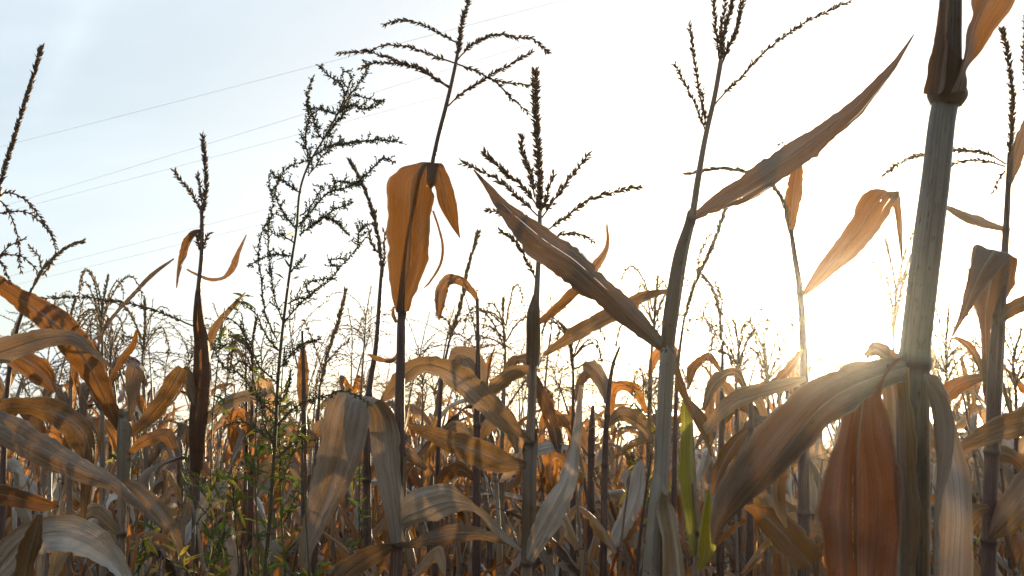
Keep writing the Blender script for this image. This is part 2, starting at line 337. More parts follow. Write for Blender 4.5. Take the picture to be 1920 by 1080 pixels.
# ------------------------------------------------------------------ parts traced from what the photo shows (pixel, pixel, distance)
def stations(spec, d):
    """(x, y, width [, nearer_cm [, roll_deg]]) or ('e', xL, yL, xR, yR [, ddL, ddR])"""
    Ls, Rs, rows = [], [], []
    C = [P(s[0], s[1], d - (s[3] if len(s) > 3 else 0) / 100.) if s[0] != 'e' else (P(s[1], s[2], d) + P(s[3], s[4], d)) / 2 for s in spec]
    n = len(spec)
    for i, s in enumerate(spec):
        if s[0] == 'e':
            dl = (s[5] if len(s) > 5 else 0) / 100.; dr = (s[6] if len(s) > 6 else (s[5] if len(s) > 5 else 0)) / 100.
            Ls.append(P(s[1], s[2], d - dl)); Rs.append(P(s[3], s[4], d - dr))
        else:
            T = unit(C[min(n-1, i+1)] - C[max(0, i-1)]); V = unit(C[i] - CAMP)
            Wd = unit(np.cross(T, V)); Nv = np.cross(Wd, T)
            a = R(s[4] if len(s) > 4 else 12)
            Wd = Wd * math.cos(a) + Nv * math.sin(a)
            hw = s[2] / 2 / F * d
            Ls.append(C[i] - Wd * hw); Rs.append(C[i] + Wd * hw)
    return np.array(Ls), np.array(Rs)

_seed = [100]
def leaf(root, spec, d, mat=None, name='leaf', gut=0.22, ruf=0.09, curl=0.0, n=None, nu=14, label=None, rev=False, var=None, seed=None, pleat=0.8):
    mat = mat or M_TAN; _seed[0] += 1
    Ls, Rs = stations(spec, d); n = n or 16 + 9 * len(spec)
    LR = crom(np.hstack([Ls, Rs]), n)
    mb = MB(); ribbon(mb, LR[:, :3], LR[:, 3:], nu, gut, ruf, curl, seed or _seed[0], var, rev, pleat)
    o = mb.build(name, mat, root)
    if label: o['label'] = label
    return o

def stalk(root, spec, d, mat=None, nodes=(), name='stalk', ground=True, ns=14, node_w=1.22, bend=0.0):
    """spec (x, y, width [, cm nearer]) from top to bottom, then straight down to the soil"""
    pts = np.array([list(P(s[0], s[1], d - (s[3] if len(s) > 3 else 0) / 100.)) + [s[2] / 2 / F * d] for s in spec])
    q = crom(pts, max(12, len(spec) * 14)); ys = crom(np.array([[s[0], s[1], 0.] for s in spec], float), len(q))[:, 1]
    if ground:
        last = q[-1]; gx, gy = root.location[0], root.location[1]; k = 44
        seg = np.array([[last[0] + (gx - last[0]) * a, last[1] + (gy - last[1]) * a, last[2] * (1 - a), last[3] * (1 + 0.12 * a)] for a in np.linspace(0, 1, k + 1)[1:]])
        q = np.vstack([q, seg]); ys = np.r_[ys, np.full(k, 1e9)]
    mark = np.zeros(len(q)); rad = q[:, 3].copy()
    zs = q[:, 2]; nz_ = []
    for ny in nodes:
        i = int(np.argmin(np.abs(ys - ny))); nz_.append(zs[i])
    if ground:
        z = min([zs[np.argmax(ys > 1e8)]] + nz_) - 0.06
        while z > 0.05: nz_.append(z); z -= 0.15
    # resample finely around nodes
    zz = np.unique(np.r_[zs, [z + o for z in nz_ for o in (-.012, -.007, -.003, 0, .003, .007, .012)]])[::-1]
    zz = zz[(zz <= zs.max()) & (zz >= zs.min())]
    o_ = np.argsort(zs); Q = np.stack([np.interp(zz, zs[o_], q[o_, k]) for k in range(4)], 1)
    rad = Q[:, 3]; mark = np.zeros(len(zz))
    for z in nz_:
        g = np.exp(-((zz - z) / 0.006) ** 2); rad = rad * (1 + (node_w - 1) * g); mark = np.maximum(mark, np.exp(-((zz - z + 0.002) / 0.006) ** 2))
    mb = MB(); tube(mb, Q[:, :3], rad, ns, mark); _seed[0] += 1; r_s = np.random.RandomState(_seed[0]); th = np.arange(ns) / ns * 6.2832 + r_s.rand() * 6
    prof = 1 - 0.13 * np.exp(-(np.angle(np.exp(1j * th)) / 0.35) ** 2) + 0.02 * np.sin(th * 7) + 0.015 * np.sin(th * 11 + 1); Vt = mb.v[0].reshape(-1, ns, 3); Vt = Q[:, None, :3] + (Vt - Q[:, None, :3]) * prof[None, :, None]; mb.v[0] = Vt.reshape(-1, 3)
    return mb.build(name, mat or M_STALK, root)

def sheath(root, spec, d, mat=None, name='leaf_sheath', ns=18, label=None, open_=0.12):
    """a wrapped leaf base: almost closed tube with a seam, torn collar at the top"""
    pts = np.array([list(P(s[0], s[1], d - (s[3] if len(s) > 3 else 0) / 100.)) + [s[2] / 2 / F * d] for s in spec])
    q = crom(pts, 8 + len(spec) * 10); n = len(q); _seed[0] += 1; rs = np.random.RandomState(_seed[0])
    T = unit(np.gradient(q[:, :3], axis=0)); ref = np.array((0., 1, 0)); A = unit(ref - T * (T @ ref)[:, None]); B = np.cross(T, A)
    ph = rs.rand() * 6.28; th = ph + np.linspace(open_, 6.2832 - open_, ns + 1)
    wob = 1 + 0.05 * np.sin(np.linspace(0, 9, n))[:, None] * np.sin(th * 2)[None]
    spi = 1 + 0.10 * np.linspace(0, 1, ns + 1)[None]
    V = q[:, None, :3] + (A[:, None] * np.cos(th)[None, :, None] + B[:, None] * np.sin(th)[None, :, None]) * (q[:, 3][:, None] * wob * spi)[:, :, None]
    rag = n1(rs, np.linspace(0, 1, ns + 1), 0.16) * 0.5 + 1.3 * np.cos(th - ph - 1)
    endw = np.clip((np.arange(n) / (n - 1) - 0.8) / 0.2, 0, 1) ** 2 * (1 if q[-1][2] > q[0][2] else 0) + np.clip((0.2 - np.arange(n) / (n - 1)) / 0.2, 0, 1) ** 2 * (1 if q[0][2] > q[-1][2] else 0)
    up = T * np.where(T[:, 2:3] > 0, 1, -1); V = V + up[:, None] * (endw[:, None] * rag[None] * q[:, 3][:, None])[:, :, None]
    v = np.r_[0, np.cumsum(np.linalg.norm(np.diff(q[:, :3], axis=0), axis=1))]
    uv = np.stack(np.meshgrid(np.linspace(0.02, 0.42, ns + 1), v), -1).reshape(-1, 2); k = ns + 1
    f = [(i*k + j, i*k + j + 1, (i+1)*k + j + 1, (i+1)*k + j) for i in range(n - 1) for j in range(ns)]
    mb = MB(); mb.add(V.reshape(-1, 3), f, uv, rs.rand()); o = mb.build(name, mat or M_SHEATH, root)
    if label: o['label'] = label
    return o

def branch_mesh(mb, path, r0, r1, spacing, slen, srad, rs, spread=0.55, pair=2, start=0.06, hang=0.0, sides=4):
    """tassel branch: thin axis with spikelets in pairs"""
    path = np.asarray(path); n = len(path); tube(mb, path, np.linspace(r0, r1, n), 5, cap=True, var=0.2)
    seg = np.linalg.norm(np.diff(path, axis=0), axis=1); cum = np.r_[0, np.cumsum(seg)]; tot = cum[-1]
    s = np.arange(start * tot, tot, spacing)
    if len(s) == 0: return
    s = np.repeat(s, pair) + rs.randn(len(s) * pair) * spacing * 0.35; s = np.clip(s, 0, tot * 0.999)
    keep = rs.rand(len(s)) > 0.13; s = s[keep]
    b = np.stack([np.interp(s, cum, path[:, k]) for k in range(3)], 1)
    i = np.clip(np.searchsorted(cum, s) - 1, 0, n - 2); T = unit(path[i + 1] - path[i])
    r = unit(np.cross(T, rs.randn(len(s), 3))); sp = np.abs(rs.randn(len(s))) * spread * 0.5 + spread * 0.6
    dr = unit(T + r * sp[:, None] + np.array((0, 0, -hang)))
    spindles(mb, b, dr, slen * rs.uniform(0.7, 1.2, len(s)), srad * rs.uniform(0.7, 1.2, len(s)), rs, sides)

def tassel(root, spike, branches, d, mat=None, sw=12, sp=3.0, slen=9.5, thick=None, stem=None):
    """spike / branches: pixel paths [(x, y [, cm])...]; sizes in px at distance d"""
    mat = mat or M_TASSEL; _seed[0] += 1; rs = np.random.RandomState(_seed[0]); k = d / F
    def path(p, n=None):
        q = np.array([P(a[0], a[1], d - (a[2] if len(a) > 2 else 0) / 100.) for a in p]); return crom(q, n or 5 + 6 * len(p))
    sp_path = path(spike); mb = MB()
    branch_mesh(mb, sp_path, 2.2 * k, 1.0 * k, sp * 0.62 * k, slen * k * 1.2, slen * k * 0.22, rs, 0.62 * sw / 12, 3, 0.02)
    main = mb.build('tassel', mat, root)
    for bi, b in enumerate(branches):
        mb = MB(); dens = b[0] if isinstance(b[0], (int, float)) else 1.0; pts = b[1:] if isinstance(b[0], (int, float)) else b
        pp = path(pts); _w = world_of(main)
        # small irregular kinks so the branch is not a clean curve
        wob = np.cumsum(rs.randn(len(pp), 3) * 0.35 * k, axis=0); wob -= np.linspace(0, 1, len(pp))[:, None] * wob[-1]; pp = pp + wob
        branch_mesh(mb, pp, 1.7 * k, 0.8 * k, sp * 1.25 * k / dens, slen * k * 1.15, slen * k * 0.23, rs, 0.75, 2, 0.10)
        mb.build('tassel_branch', mat, main)
    return main
# ------------------------------------------------------------------ setting: soil
def soil():
    m, t = new_mat('soil'); oc = t.nodes.new('ShaderNodeTexCoord').outputs['Object']
    n = noise(t, oc, 6, 8, 0.65); n2 = noise(t, oc, 0.4, 3)
    col = ramp(t, rng(t, math_n(t, 'ADD', math_n(t, 'MULTIPLY', n, 0.7), math_n(t, 'MULTIPLY', n2, 0.3)), 0.3, 0.7), [(0, (0.05, 0.032, 0.02)), (0.5, (0.12, 0.08, 0.05)), (1, (0.26, 0.19, 0.12))])
    b = t.nodes.new('ShaderNodeBump'); b.inputs['Distance'].default_value = 0.05; L(t, n, b.inputs['Height'])
    pb = t.nodes.new('ShaderNodeBsdfPrincipled'); L(t, col, pb.inputs['Base Color']); pb.inputs['Roughness'].default_value = 0.9; L(t, b.outputs[0], pb.inputs['Normal'])
    out = t.nodes.new('ShaderNodeOutputMaterial'); L(t, pb.outputs[0], out.inputs[0])
    # fine near, coarse to the horizon, low furrow ridges
    xs = np.unique(np.r_[np.linspace(-20, 20, 81), -200, -120, -60, 60, 120, 200]); ys = np.unique(np.r_[np.linspace(-6, 30, 73), -30, 60, 120, 250])
    X, Y = np.meshgrid(xs, ys); rs = np.random.RandomState(4)
    near = (np.abs(X) < 21) & (Y < 31) & (Y > -7); Z = np.where(near, 0.02 * rs.randn(*X.shape) - 0.02, -0.03)
    V = np.stack([X, Y, Z], -1).reshape(-1, 3); k = len(xs)
    f = [(i*k + j, i*k + j + 1, (i+1)*k + j + 1, (i+1)*k + j) for i in range(len(ys) - 1) for j in range(k - 1)]
    mb = MB(); mb.add(V, f); o = mb.build('ground', m); o['kind'] = 'structure'
soil()

# ------------------------------------------------------------------ maize plants grown by rule (the rows behind)
def grow_leaf(mb, h, phi, length, width, rs, seg=26, nu=6, base_r=0.012, lowpoly=False):
    el = R(rs.uniform(52, 80)); az = phi; p = np.array((math.cos(phi) * base_r, math.sin(phi) * base_r, h))
    kink = rs.uniform(0.08, 0.6) if rs.rand() < 0.75 else 2; droop = rs.uniform(0.6, 3.4); ks = rs.uniform(0.8, 2.6)
    C = [p]; E = []; twist = rs.uniform(-0.6, 0.6); tr = rs.randn() * 3.6; wob = rs.randn(3)
    for i in range(seg):
        s = i / seg
        e = el - droop * s ** 1.3 - (ks * min(1, max(0, (s - kink) / 0.07)))
        e = max(e, -1.55 + 0.2 * math.sin(s * 9 + wob[0])); a = az + 0.5 * wob[1] * s * s + 0.16 * math.sin(s * 8 + wob[2])
        d = np.array((math.cos(e) * math.cos(a), math.cos(e) * math.sin(a), math.sin(e)))
        E.append((d, a)); C.append(C[-1] + d * length / seg)
    C = np.array(C); D = np.array([e[0] for e in E] + [E[-1][0]]); A = np.array([e[1] for e in E] + [E[-1][1]])
    s = np.linspace(0, 1, seg + 1)
    w = width * np.clip(np.minimum(1, 0.35 + s * 5) * (1 - s ** 2.2) , 0.02, 1) * (1 - 0.25 * np.exp(-((s - kink) / 0.05) ** 2))
    side = np.stack([-np.sin(A), np.cos(A), 0 * A], 1); nrm = np.cross(side, D)
    tw = twist * s + tr * np.maximum(0, s - 0.3) ; Wd = side * np.cos(tw)[:, None] + nrm * np.sin(tw)[:, None]
    ribbon(mb, C - Wd * w[:, None] / 2, C + Wd * w[:, None] / 2, nu, rs.uniform(0.1, 0.8), 0.05 if lowpoly else 0.2, rs.uniform(0, 1.0), rs.randint(1e6), rs.rand())

def grow_tassel(mb, h, lean, rs, dens=1.0, sides=3):
    top = 0.20 * rs.uniform(0.6, 1.3); n = rs.randint(6, 13)
    base = np.array((0, 0, h)); ax = unit(np.array((lean[0], lean[1], 1.0)))
    a = np.array([base, base + ax * top * 0.5, base + ax * top + np.array((rs.randn(), rs.randn(), 0)) * 0.02])
    branch_mesh(mb, crom(a, 8), 0.0022, 0.001, 0.007 / dens, 0.011, 0.002, rs, 0.45, 3, 0.25, sides=sides)
    for i in range(n):
        ph = rs.rand() * 6.28; l = rs.uniform(0.12, 0.26); up = rs.uniform(0.3, 1.4); dr = rs.uniform(0.3, 2.3)
        p = base + ax * rs.uniform(0.0, 0.09); q = [p]; o = np.array((math.cos(ph), math.sin(ph), 0))
        for k in range(7):
            e = up - dr * (k / 6) ** 1.2; q.append(q[-1] + (o * math.cos(e) + np.array((0, 0, 1)) * math.sin(e)) * l / 7)
        branch_mesh(mb, q, 0.0014, 0.0007, 0.011 / dens, 0.012, 0.0022, rs, 0.7, 2, 0.08, sides=sides)

def grow_plant(seed, height, low=False):
    """returns [(part name, MB, material)] of one dead maize plant standing at the origin"""
    rs = np.random.RandomState(seed); parts = []
    lean = rs.randn(2) * 0.035; zt = np.linspace(0, height, 30 if not low else 9)
    cv = rs.randn(2) * 0.10; tt = np.maximum(0, zt / height - 0.62) / 0.38
    path = np.stack([lean[0] * zt + 0.01 * np.sin(zt * 3) + cv[0] * tt ** 2, lean[1] * zt + cv[1] * tt ** 2, zt - 0.3 * (cv @ cv) ** .5 * tt ** 2], 1)
    rad = np.interp(zt, [0, height * 0.6, height], [0.0125, 0.009, 0.003]); nn = rs.randint(9, 12)
    nh = np.linspace(0.25, height * 0.86, nn)
    zz = np.unique(np.r_[zt, nh - .008, nh, nh + .008]) if not low else zt
    pp = np.stack([np.interp(zz, zt, path[:, k]) for k in range(3)], 1); rr = np.interp(zz, zt, rad)
    mk = np.zeros(len(zz))
    for h in nh: g = np.exp(-((zz - h) / 0.005) ** 2); rr = rr * (1 + 0.35 * g); mk = np.maximum(mk, g)
    mb = MB(); tube(mb, pp, rr, 6 if not low else 4, mk, cap=False); parts.append(('stalk', mb, rs.choice(2)))
    ph = rs.rand() * 6.28; lf = []
    for i, h in enumerate(nh):
        if i < (3 if not low else 4): continue
        mb = MB(); f = (i + 1) / nn; ph += 3.14 + rs.randn() * 0.35
        ln = rs.uniform(0.42, 0.75) * (1.0 if f < 0.8 else 0.7); wd = rs.uniform(0.03, 0.068) * (1 if f < 0.85 else 0.75)
        grow_leaf(mb, 0, ph, ln, wd, rs, 12 if low else 24, 2 if low else 6, lowpoly=low)
        c = np.array([np.interp(h, zt, path[:, k]) for k in range(3)]); mb.v = [v + c for v in mb.v]
        # dry sheath round the stalk below the leaf
        if not low and i % 2 == 0:
            hh = np.linspace(h - 0.13, h, 4); tube(mb, np.stack([np.interp(hh, zt, path[:, k]) for k in range(3)], 1), np.interp(hh, zt, rad) * 1.35, 7, cap=False)
        parts.append(('leaf', mb, 2))
        if not low and rs.rand() < 0.75:      # shred hanging beside the stalk
            m2 = MB(); grow_leaf(m2, 0, ph + rs.randn(), ln * rs.uniform(.4, .8), wd * 0.6, rs, 16, 4); m2.v = [v * np.array((.6, .6, -1)) + c for v in m2.v]; parts.append(('leaf', m2, 2))
    if not low and rs.rand() < 0.5:      # ear in its husk
        h = nh[int(nn * 0.45)]; a = rs.rand() * 6.28; e0 = np.array([np.interp(h, zt, path[:, k]) for k in range(3)]); o = np.array((math.cos(a), math.sin(a), rs.uniform(-.6, 1.2))); o = unit(o)
        mb = MB(); q = np.array([e0 + o * l for l in (0, .03, .08, .14, .2, .24)]); tube(mb, crom(q, 14), np.interp(np.linspace(0, 1, 14), [0, .15, .5, .85, 1], [.008, .018, .026, .02, .006]), 9); parts.append(('ear', mb, 2))
    if not low or rs.rand() < 0.5:
        mb = MB(); grow_tassel(mb, height * 0.97, lean + cv * 1.6, rs, 1.0 if not low else 0.35); mb.v = [v + path[-1] - np.array((0, 0, height * 0.985)) for v in mb.v]; parts.append(('tassel', mb, 3))
    return parts

random.seed(5); rs = np.random.RandomState(11)
MATS = {0: [M_STALK, M_STALKD], 1: [M_STALKD, M_STALK]}
LM = [M_BTAN, M_BRUST, M_GREY, M_BTAN, M_BRUST, M_PALE, M_BTAN, M_SIL, M_BRUST, M_PALE]
NV = 14
protos = []
for k in range(NV):
    H = 1.72 + 0.36 * rs.rand()
    lst = []
    for (nm, mb, mi) in grow_plant(1000 + k, H):
        mat = (M_STALKD if k % 4 == 0 else M_STALK) if nm == 'stalk' else (LM[rs.randint(len(LM))] if mi == 2 else (M_TASSELT, M_TASSEL, M_TASSELT)[k % 3])
        lst.append((nm, mb.mesh(nm, mat)))
    protos.append(lst)
# planting places: rows running roughly across the view, jittered; nearest 300 in view become things
spots = []
for r in range(160):
    y = 2.9 + r * 0.42 * (1 + 0.0 * r)
    x = -0.62 * y - 1.5
    while x < 0.62 * y + 1.5:
        x += rs.uniform(0.20, 0.34) * (1.0 if y < 8 else 1.0 + (y - 8) * 0.05)
        yy = y + rs.randn() * 0.07
        sx = x / yy * F + 960
        if -90 < sx < 2010: spots.append((math.hypot(x, yy), x, yy))
spots.sort(); near = spots[:288]; far = spots[288:]
G_ROWS = 'dry corn plants of the rows behind'
def place(parts, x, y, rot, sc, label, group):
    t = thing('corn_plant', label, 'corn plant', (x, y, 0), group); t.rotation_euler = (rs.randn() * 0.03, rs.randn() * 0.03, rot); t.scale = (sc,) * 3
    for nm, me in parts:
        o = bpy.data.objects.new(nm, me); COL.objects.link(o); o.parent = t
    return t
for i, (dist, x, y) in enumerate(near):
    place(protos[i % NV if i < NV else rs.randint(NV)], x, y, rs.rand() * 6.28, rs.uniform(0.93, 1.12) if dist > 3.6 else rs.uniform(0.86, 0.95), 'dry brown corn plant in the crowded rows behind the tall front plants', G_ROWS)
for i in range(24):      # broken-off, lower plants just behind the front ones
    y = rs.uniform(2.2, 2.85); x = (-0.53 + i * 0.046) * y + rs.randn() * 0.05
    place([p for p in protos[rs.randint(NV)] if p[0] != 'tassel'], x, y, rs.rand() * 6.28, rs.uniform(0.74, 0.82), 'low broken-topped dry corn plant close behind the front plants, its leaves tangled', 'low broken corn plants')
# the rest of the field: one mass
def far_field():
    tmpl = []
    for k in range(8):
        a, b, c = MB(), MB(), MB()
        V = []; Fc = []; U = []; VAR = []; MI = []; n = 0
        for nm, mb, mi in grow_plant(3000 + k, 1.86 + 0.2 * rs.rand(), low=True):
            v = np.concatenate(mb.v); V.append(v); U.append(np.concatenate(mb.uv)); VAR.append(np.concatenate(mb.var))
            slot = {'stalk': 3, 'tassel': 4}.get(nm, rs.choice(3, p=[.5, .3, .2]))
            Fc += [(tuple(i + n for i in f), slot) for f in mb.f]; n += len(v)
        tmpl.append((np.concatenate(V), np.concatenate(U), np.concatenate(VAR), Fc))
    VV, UU, AA, n = [], [], [], 0; lt, ls, mi = [], [], []; loops = []
    for (dist, x, y) in far:
        if dist > 25 and rs.rand() < 0.35: continue
        v, u, a, fc = tmpl[rs.randint(8)]; th = rs.rand() * 6.28; s = rs.uniform(0.9, 1.1); c_, s_ = math.cos(th) * s, math.sin(th) * s
        VV.append(np.stack([v[:, 0] * c_ - v[:, 1] * s_ + x, v[:, 0] * s_ + v[:, 1] * c_ + y, v[:, 2] * s], 1)); UU.append(u); AA.append((a + rs.rand()) % 1.0)
        for f, sl_ in fc: loops.extend([i + n for i in f]); lt.append(len(f)); mi.append(sl_)
        n += len(v)
    V = np.concatenate(VV).astype(np.float32); me = bpy.data.meshes.new('corn_field'); me.vertices.add(len(V)); me.vertices.foreach_set('co', V.ravel())
    loops = np.array(loops, np.int32); lt = np.array(lt, np.int32); me.loops.add(len(loops)); me.loops.foreach_set('vertex_index', loops)
    me.polygons.add(len(lt)); me.polygons.foreach_set('loop_start', np.r_[0, np.cumsum(lt)[:-1]].astype(np.int32)); me.polygons.foreach_set('loop_total', lt)
    for m_ in (M_BTAN, M_BRUST, M_GREY, M_STALK, M_TASSELT): me.materials.append(m_)
    me.polygons.foreach_set('material_index', np.array(mi, np.int32)); me.polygons.foreach_set('use_smooth', np.ones(len(lt), bool))
    ul = me.uv_layers.new(name='UVMap'); ul.data.foreach_set('uv', np.concatenate(UU)[loops].astype(np.float32).ravel())
    a = me.attributes.new('var', 'FLOAT', 'POINT'); a.data.foreach_set('value', np.concatenate(AA).astype(np.float32))
    me.update(calc_edges=True); me.validate()
    o = bpy.data.objects.new('corn_field', me); COL.objects.link(o); o['kind'] = 'stuff'
    o['label'] = 'far mass of dry corn filling the field to the horizon'; o['category'] = 'corn field'
far_field()

# ------------------------------------------------------------------ overhead wires
def wires():
    m, t = new_mat('wire_metal'); pb = t.nodes.new('ShaderNodeBsdfPrincipled'); pb.inputs['Base Color'].default_value = (0.30, 0.32, 0.34, 1); pb.inputs['Metallic'].default_value = 0.6; pb.inputs['Roughness'].default_value = 0.5
    n = noise(t, t.nodes.new('ShaderNodeTexCoord').outputs['Object'], 3); L(t, rng(t, n, 0, 1, 0.4, 0.6), pb.inputs['Roughness'])
    out = t.nodes.new('ShaderNodeOutputMaterial'); L(t, pb.outputs[0], out.inputs[0])
    W_ = [((-300, 350), (1200, -38), 'overhead wire highest in the left sky, running up to the top edge'),
          ((-300, 478), (1400, -45), 'upper wire of the close pair crossing the middle of the left sky'),
          ((-300, 478), (1900, -110), 'lower wire of the close pair crossing the middle of the left sky'),
          ((-300, 600), (2200, -60), 'upper wire of the low pair above the left tassels'),
          ((-300, 614), (2200, -10), 'lower wire of the low pair above the left tassels'),
          ((-300, 800), (2200, 195), 'lowest faint overhead wire, passing behind the corn')]
    for a, b, lab in W_:
        A = P(a[0], a[1], 30); B = P(b[0], b[1], 17); q = A + (B - A) * np.linspace(0, 1, 40)[:, None]; q[:, 2] -= 4 * 0.05 * np.linspace(0, 1, 40) * (1 - np.linspace(0, 1, 40))
        mb = MB(); tube(mb, q, 0.0028, 5); o = mb.build('power_line', m); o['label'] = lab; o['category'] = 'power line'; o['group'] = 'overhead wires'
wires()

# ------------------------------------------------------------------ the plants in front, one by one
def plant(x, y, d, label, group='tall corn plants in front'):
    p = P(x, y, d); return thing('corn_plant', label, 'corn plant', (p[0], p[1], 0), group)

# --- A: thick stalk close to the camera, right
d = 0.95
a = plant(1712, 1120, d, 'thickest corn stalk, nearest the camera, right of the low sun')
stalk(a, [(1784, -60, 38), (1782, 60, 40), (1778, 160, 46), (1766, 230, 48), (1754, 340, 51), (1740, 450, 54), (1727, 560, 55), (1714, 680, 56), (1712, 780, 60), (1712, 900, 62), (1712, 1120, 60)], d, M_STALKG, nodes=(168, 684), node_w=1.14, ns=28)
leaf(a, [('e', 1776, 176, 1808, 168, 4, 2), ('e', 1784, 140, 1822, 128, 4, 0), ('e', 1790, 95, 1838, 96, 4, -1), ('e', 1800, 45, 1852, 52, 4, -2), ('e', 1822, -10, 1874, 8, 3, -3), ('e', 1850, -70, 1900, -50, 2, -3)], d, M_RUST, gut=0.2, ruf=0.05, label='orange leaf base rising off the top of the frame')
leaf(a, [('e', 1744, 178, 1774, 176, 0, 4), ('e', 1752, 130, 1782, 130, 0, 4), ('e', 1764, 80, 1786, 80, 0, 4), ('e', 1771, 20, 1788, 20, 0, 4), ('e', 1774, -60, 1792, -60, 0, 4)], d, M_RUST, gut=0.3, ruf=0.03)
sheath(a, [(1773, 196, 54), (1776, 174, 68), (1778, 150, 54), (1781, 100, 46)], d, M_SHEATH_R, label='dark torn collar round the upper node')
# lower sheath, pale right half and dark inner fold
leaf(a, [('e', 1722, 700, 1738, 706, 4, 2), ('e', 1728, 760, 1760, 768, 5, 0), ('e', 1732, 840, 1772, 850, 5, -1), ('e', 1733, 940, 1777, 945, 5, -1), ('e', 1730, 1040, 1778, 1040, 5, -1), ('e', 1726, 1160, 1776, 1160, 5, -1)], d, M_GREY, 'leaf_sheath', gut=-0.45, ruf=0.02, nu=16, pleat=0.6, label='pale grey sheath split away on the right')
leaf(a, [('e', 1640, 712, 1700, 690, -1, 3), ('e', 1652, 780, 1702, 770, -2, 3), ('e', 1660, 880, 1700, 880, -2, 3), ('e', 1672, 980, 1700, 980, -2, 3), ('e', 1680, 1150, 1700, 1150, -2, 3)], d, M_TAN, 'leaf_sheath', gut=0.3, ruf=0.05)
leaf(a, [('e', 1625, 700, 1690, 672, 4, 4), ('e', 1598, 740, 1652, 726, 6, 5), ('e', 1572, 800, 1658, 790, 7, 5), ('e', 1556, 860, 1668, 850, 8, 5), ('e', 1549, 950, 1676, 940, 8, 5), ('e', 1547, 1040, 1680, 1040, 8, 5), ('e', 1548, 1180, 1682, 1180, 8, 5)], d, M_RED, gut=-0.04, ruf=0.04, nu=20, pleat=1.3, label='broad red-brown leaf hanging straight down')
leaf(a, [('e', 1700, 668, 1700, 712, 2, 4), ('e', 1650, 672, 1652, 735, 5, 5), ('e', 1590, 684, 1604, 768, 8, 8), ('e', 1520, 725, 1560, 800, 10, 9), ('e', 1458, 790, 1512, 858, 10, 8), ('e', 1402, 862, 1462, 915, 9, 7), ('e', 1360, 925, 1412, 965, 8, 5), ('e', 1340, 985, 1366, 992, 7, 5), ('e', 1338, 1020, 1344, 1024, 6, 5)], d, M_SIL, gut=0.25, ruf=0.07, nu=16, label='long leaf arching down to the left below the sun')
leaf(a, [(1695, 690, 20), (1660, 668, 34, -3), (1640, 655, 30, -5), (1622, 668, 14, -6)], d, M_GREY, ruf=0.2)
leaf(a, [(1525, 800, 30, 3, 40), (1480, 850, 30, 3, 30), (1462, 900, 26, 2, 20), (1462, 950, 22), (1475, 990, 5)], d, M_GREY, ruf=0.2)
leaf(a, [(1738, 700, 6), (1758, 722, 22, -3), (1770, 760, 18, -4), (1776, 800, 5, -5)], d, M_GREY)

# --- B: plant with the open tassel, right of the middle
d = 1.55
b = plant(1222, 1100, d, 'tall corn plant with open branching tassel and long leaf pointing to upper right')
stalk(b, [(1352, 112, 9), (1340, 180, 9), (1322, 260, 10), (1308, 340, 12), (1296, 415, 14), (1280, 470, 22), (1266, 560, 22), (1252, 655, 24), (1246, 740, 25), (1240, 830, 25), (1237, 925, 26), (1230, 1000, 30), (1222, 1100, 30)], d, M_STALK, nodes=(412, 655, 926), ns=18)
sheath(b, [(1251, 652, 26), (1257, 590, 26), (1266, 530, 25), (1276, 475, 23), (1290, 425, 16), (1296, 405, 18)], d, M_SHEATH)
sheath(b, [(1237, 925, 27), (1242, 850, 28), (1246, 760, 28), (1250, 690, 28), (1254, 655, 30)], d, M_SHEATHG)
sheath(b, [(1222, 1110, 38), (1226, 1030, 36), (1232, 960, 33), (1237, 925, 36)], d, M_SHEATHG)
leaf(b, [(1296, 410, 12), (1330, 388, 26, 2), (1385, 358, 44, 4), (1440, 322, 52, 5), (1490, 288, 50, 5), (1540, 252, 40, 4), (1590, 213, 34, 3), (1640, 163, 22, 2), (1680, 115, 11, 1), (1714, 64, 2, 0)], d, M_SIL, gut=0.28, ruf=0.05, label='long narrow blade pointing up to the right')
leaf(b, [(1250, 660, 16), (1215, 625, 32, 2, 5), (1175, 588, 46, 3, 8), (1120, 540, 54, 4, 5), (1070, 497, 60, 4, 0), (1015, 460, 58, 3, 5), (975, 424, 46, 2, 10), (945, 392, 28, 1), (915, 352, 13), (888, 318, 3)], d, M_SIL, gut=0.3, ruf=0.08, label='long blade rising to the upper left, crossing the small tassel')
leaf(b, [('e', 1240, 922, 1250, 930, 2, 2), ('e', 1242, 960, 1270, 955, 3, -1), ('e', 1246, 1010, 1284, 1000, 4, -2), ('e', 1250, 1060, 1294, 1050, 4, -3), ('e', 1256, 1140, 1300, 1140, 4, -4)], d, M_TAN, ruf=0.1)
leaf(b, [(1262, 660, 10, -2), (1276, 720, 16, -3), (1300, 775, 13, -3), (1322, 820, 8, -2), (1334, 855, 3)], d, M_RUST)
tassel(b, [(1352, 118), (1358, 60), (1372, 10), (1380, -50)], [
    [1.5, (1350, 120), (1344, 70), (1341, 30), (1338, -20)], [1.5, (1353, 118), (1352, 70), (1358, 20), (1364, -40)],
    [1.5, (1354, 118), (1376, 70), (1390, 20), (1402, -30)], [1.5, (1352, 125), (1364, 90), (1382, 50), (1388, -10)],
    [1.2, (1326, 246), (1311, 175), (1302, 110), (1292, 45)], [1.2, (1325, 250), (1302, 192), (1285, 155), (1266, 120)], [(1316, 225), (1319, 195), (1317, 170)],
    [(1337, 200), (1362, 172), (1385, 150), (1420, 110), (1460, 75), (1520, 36), (1562, 16), (1592, 3)]], d, sw=14)

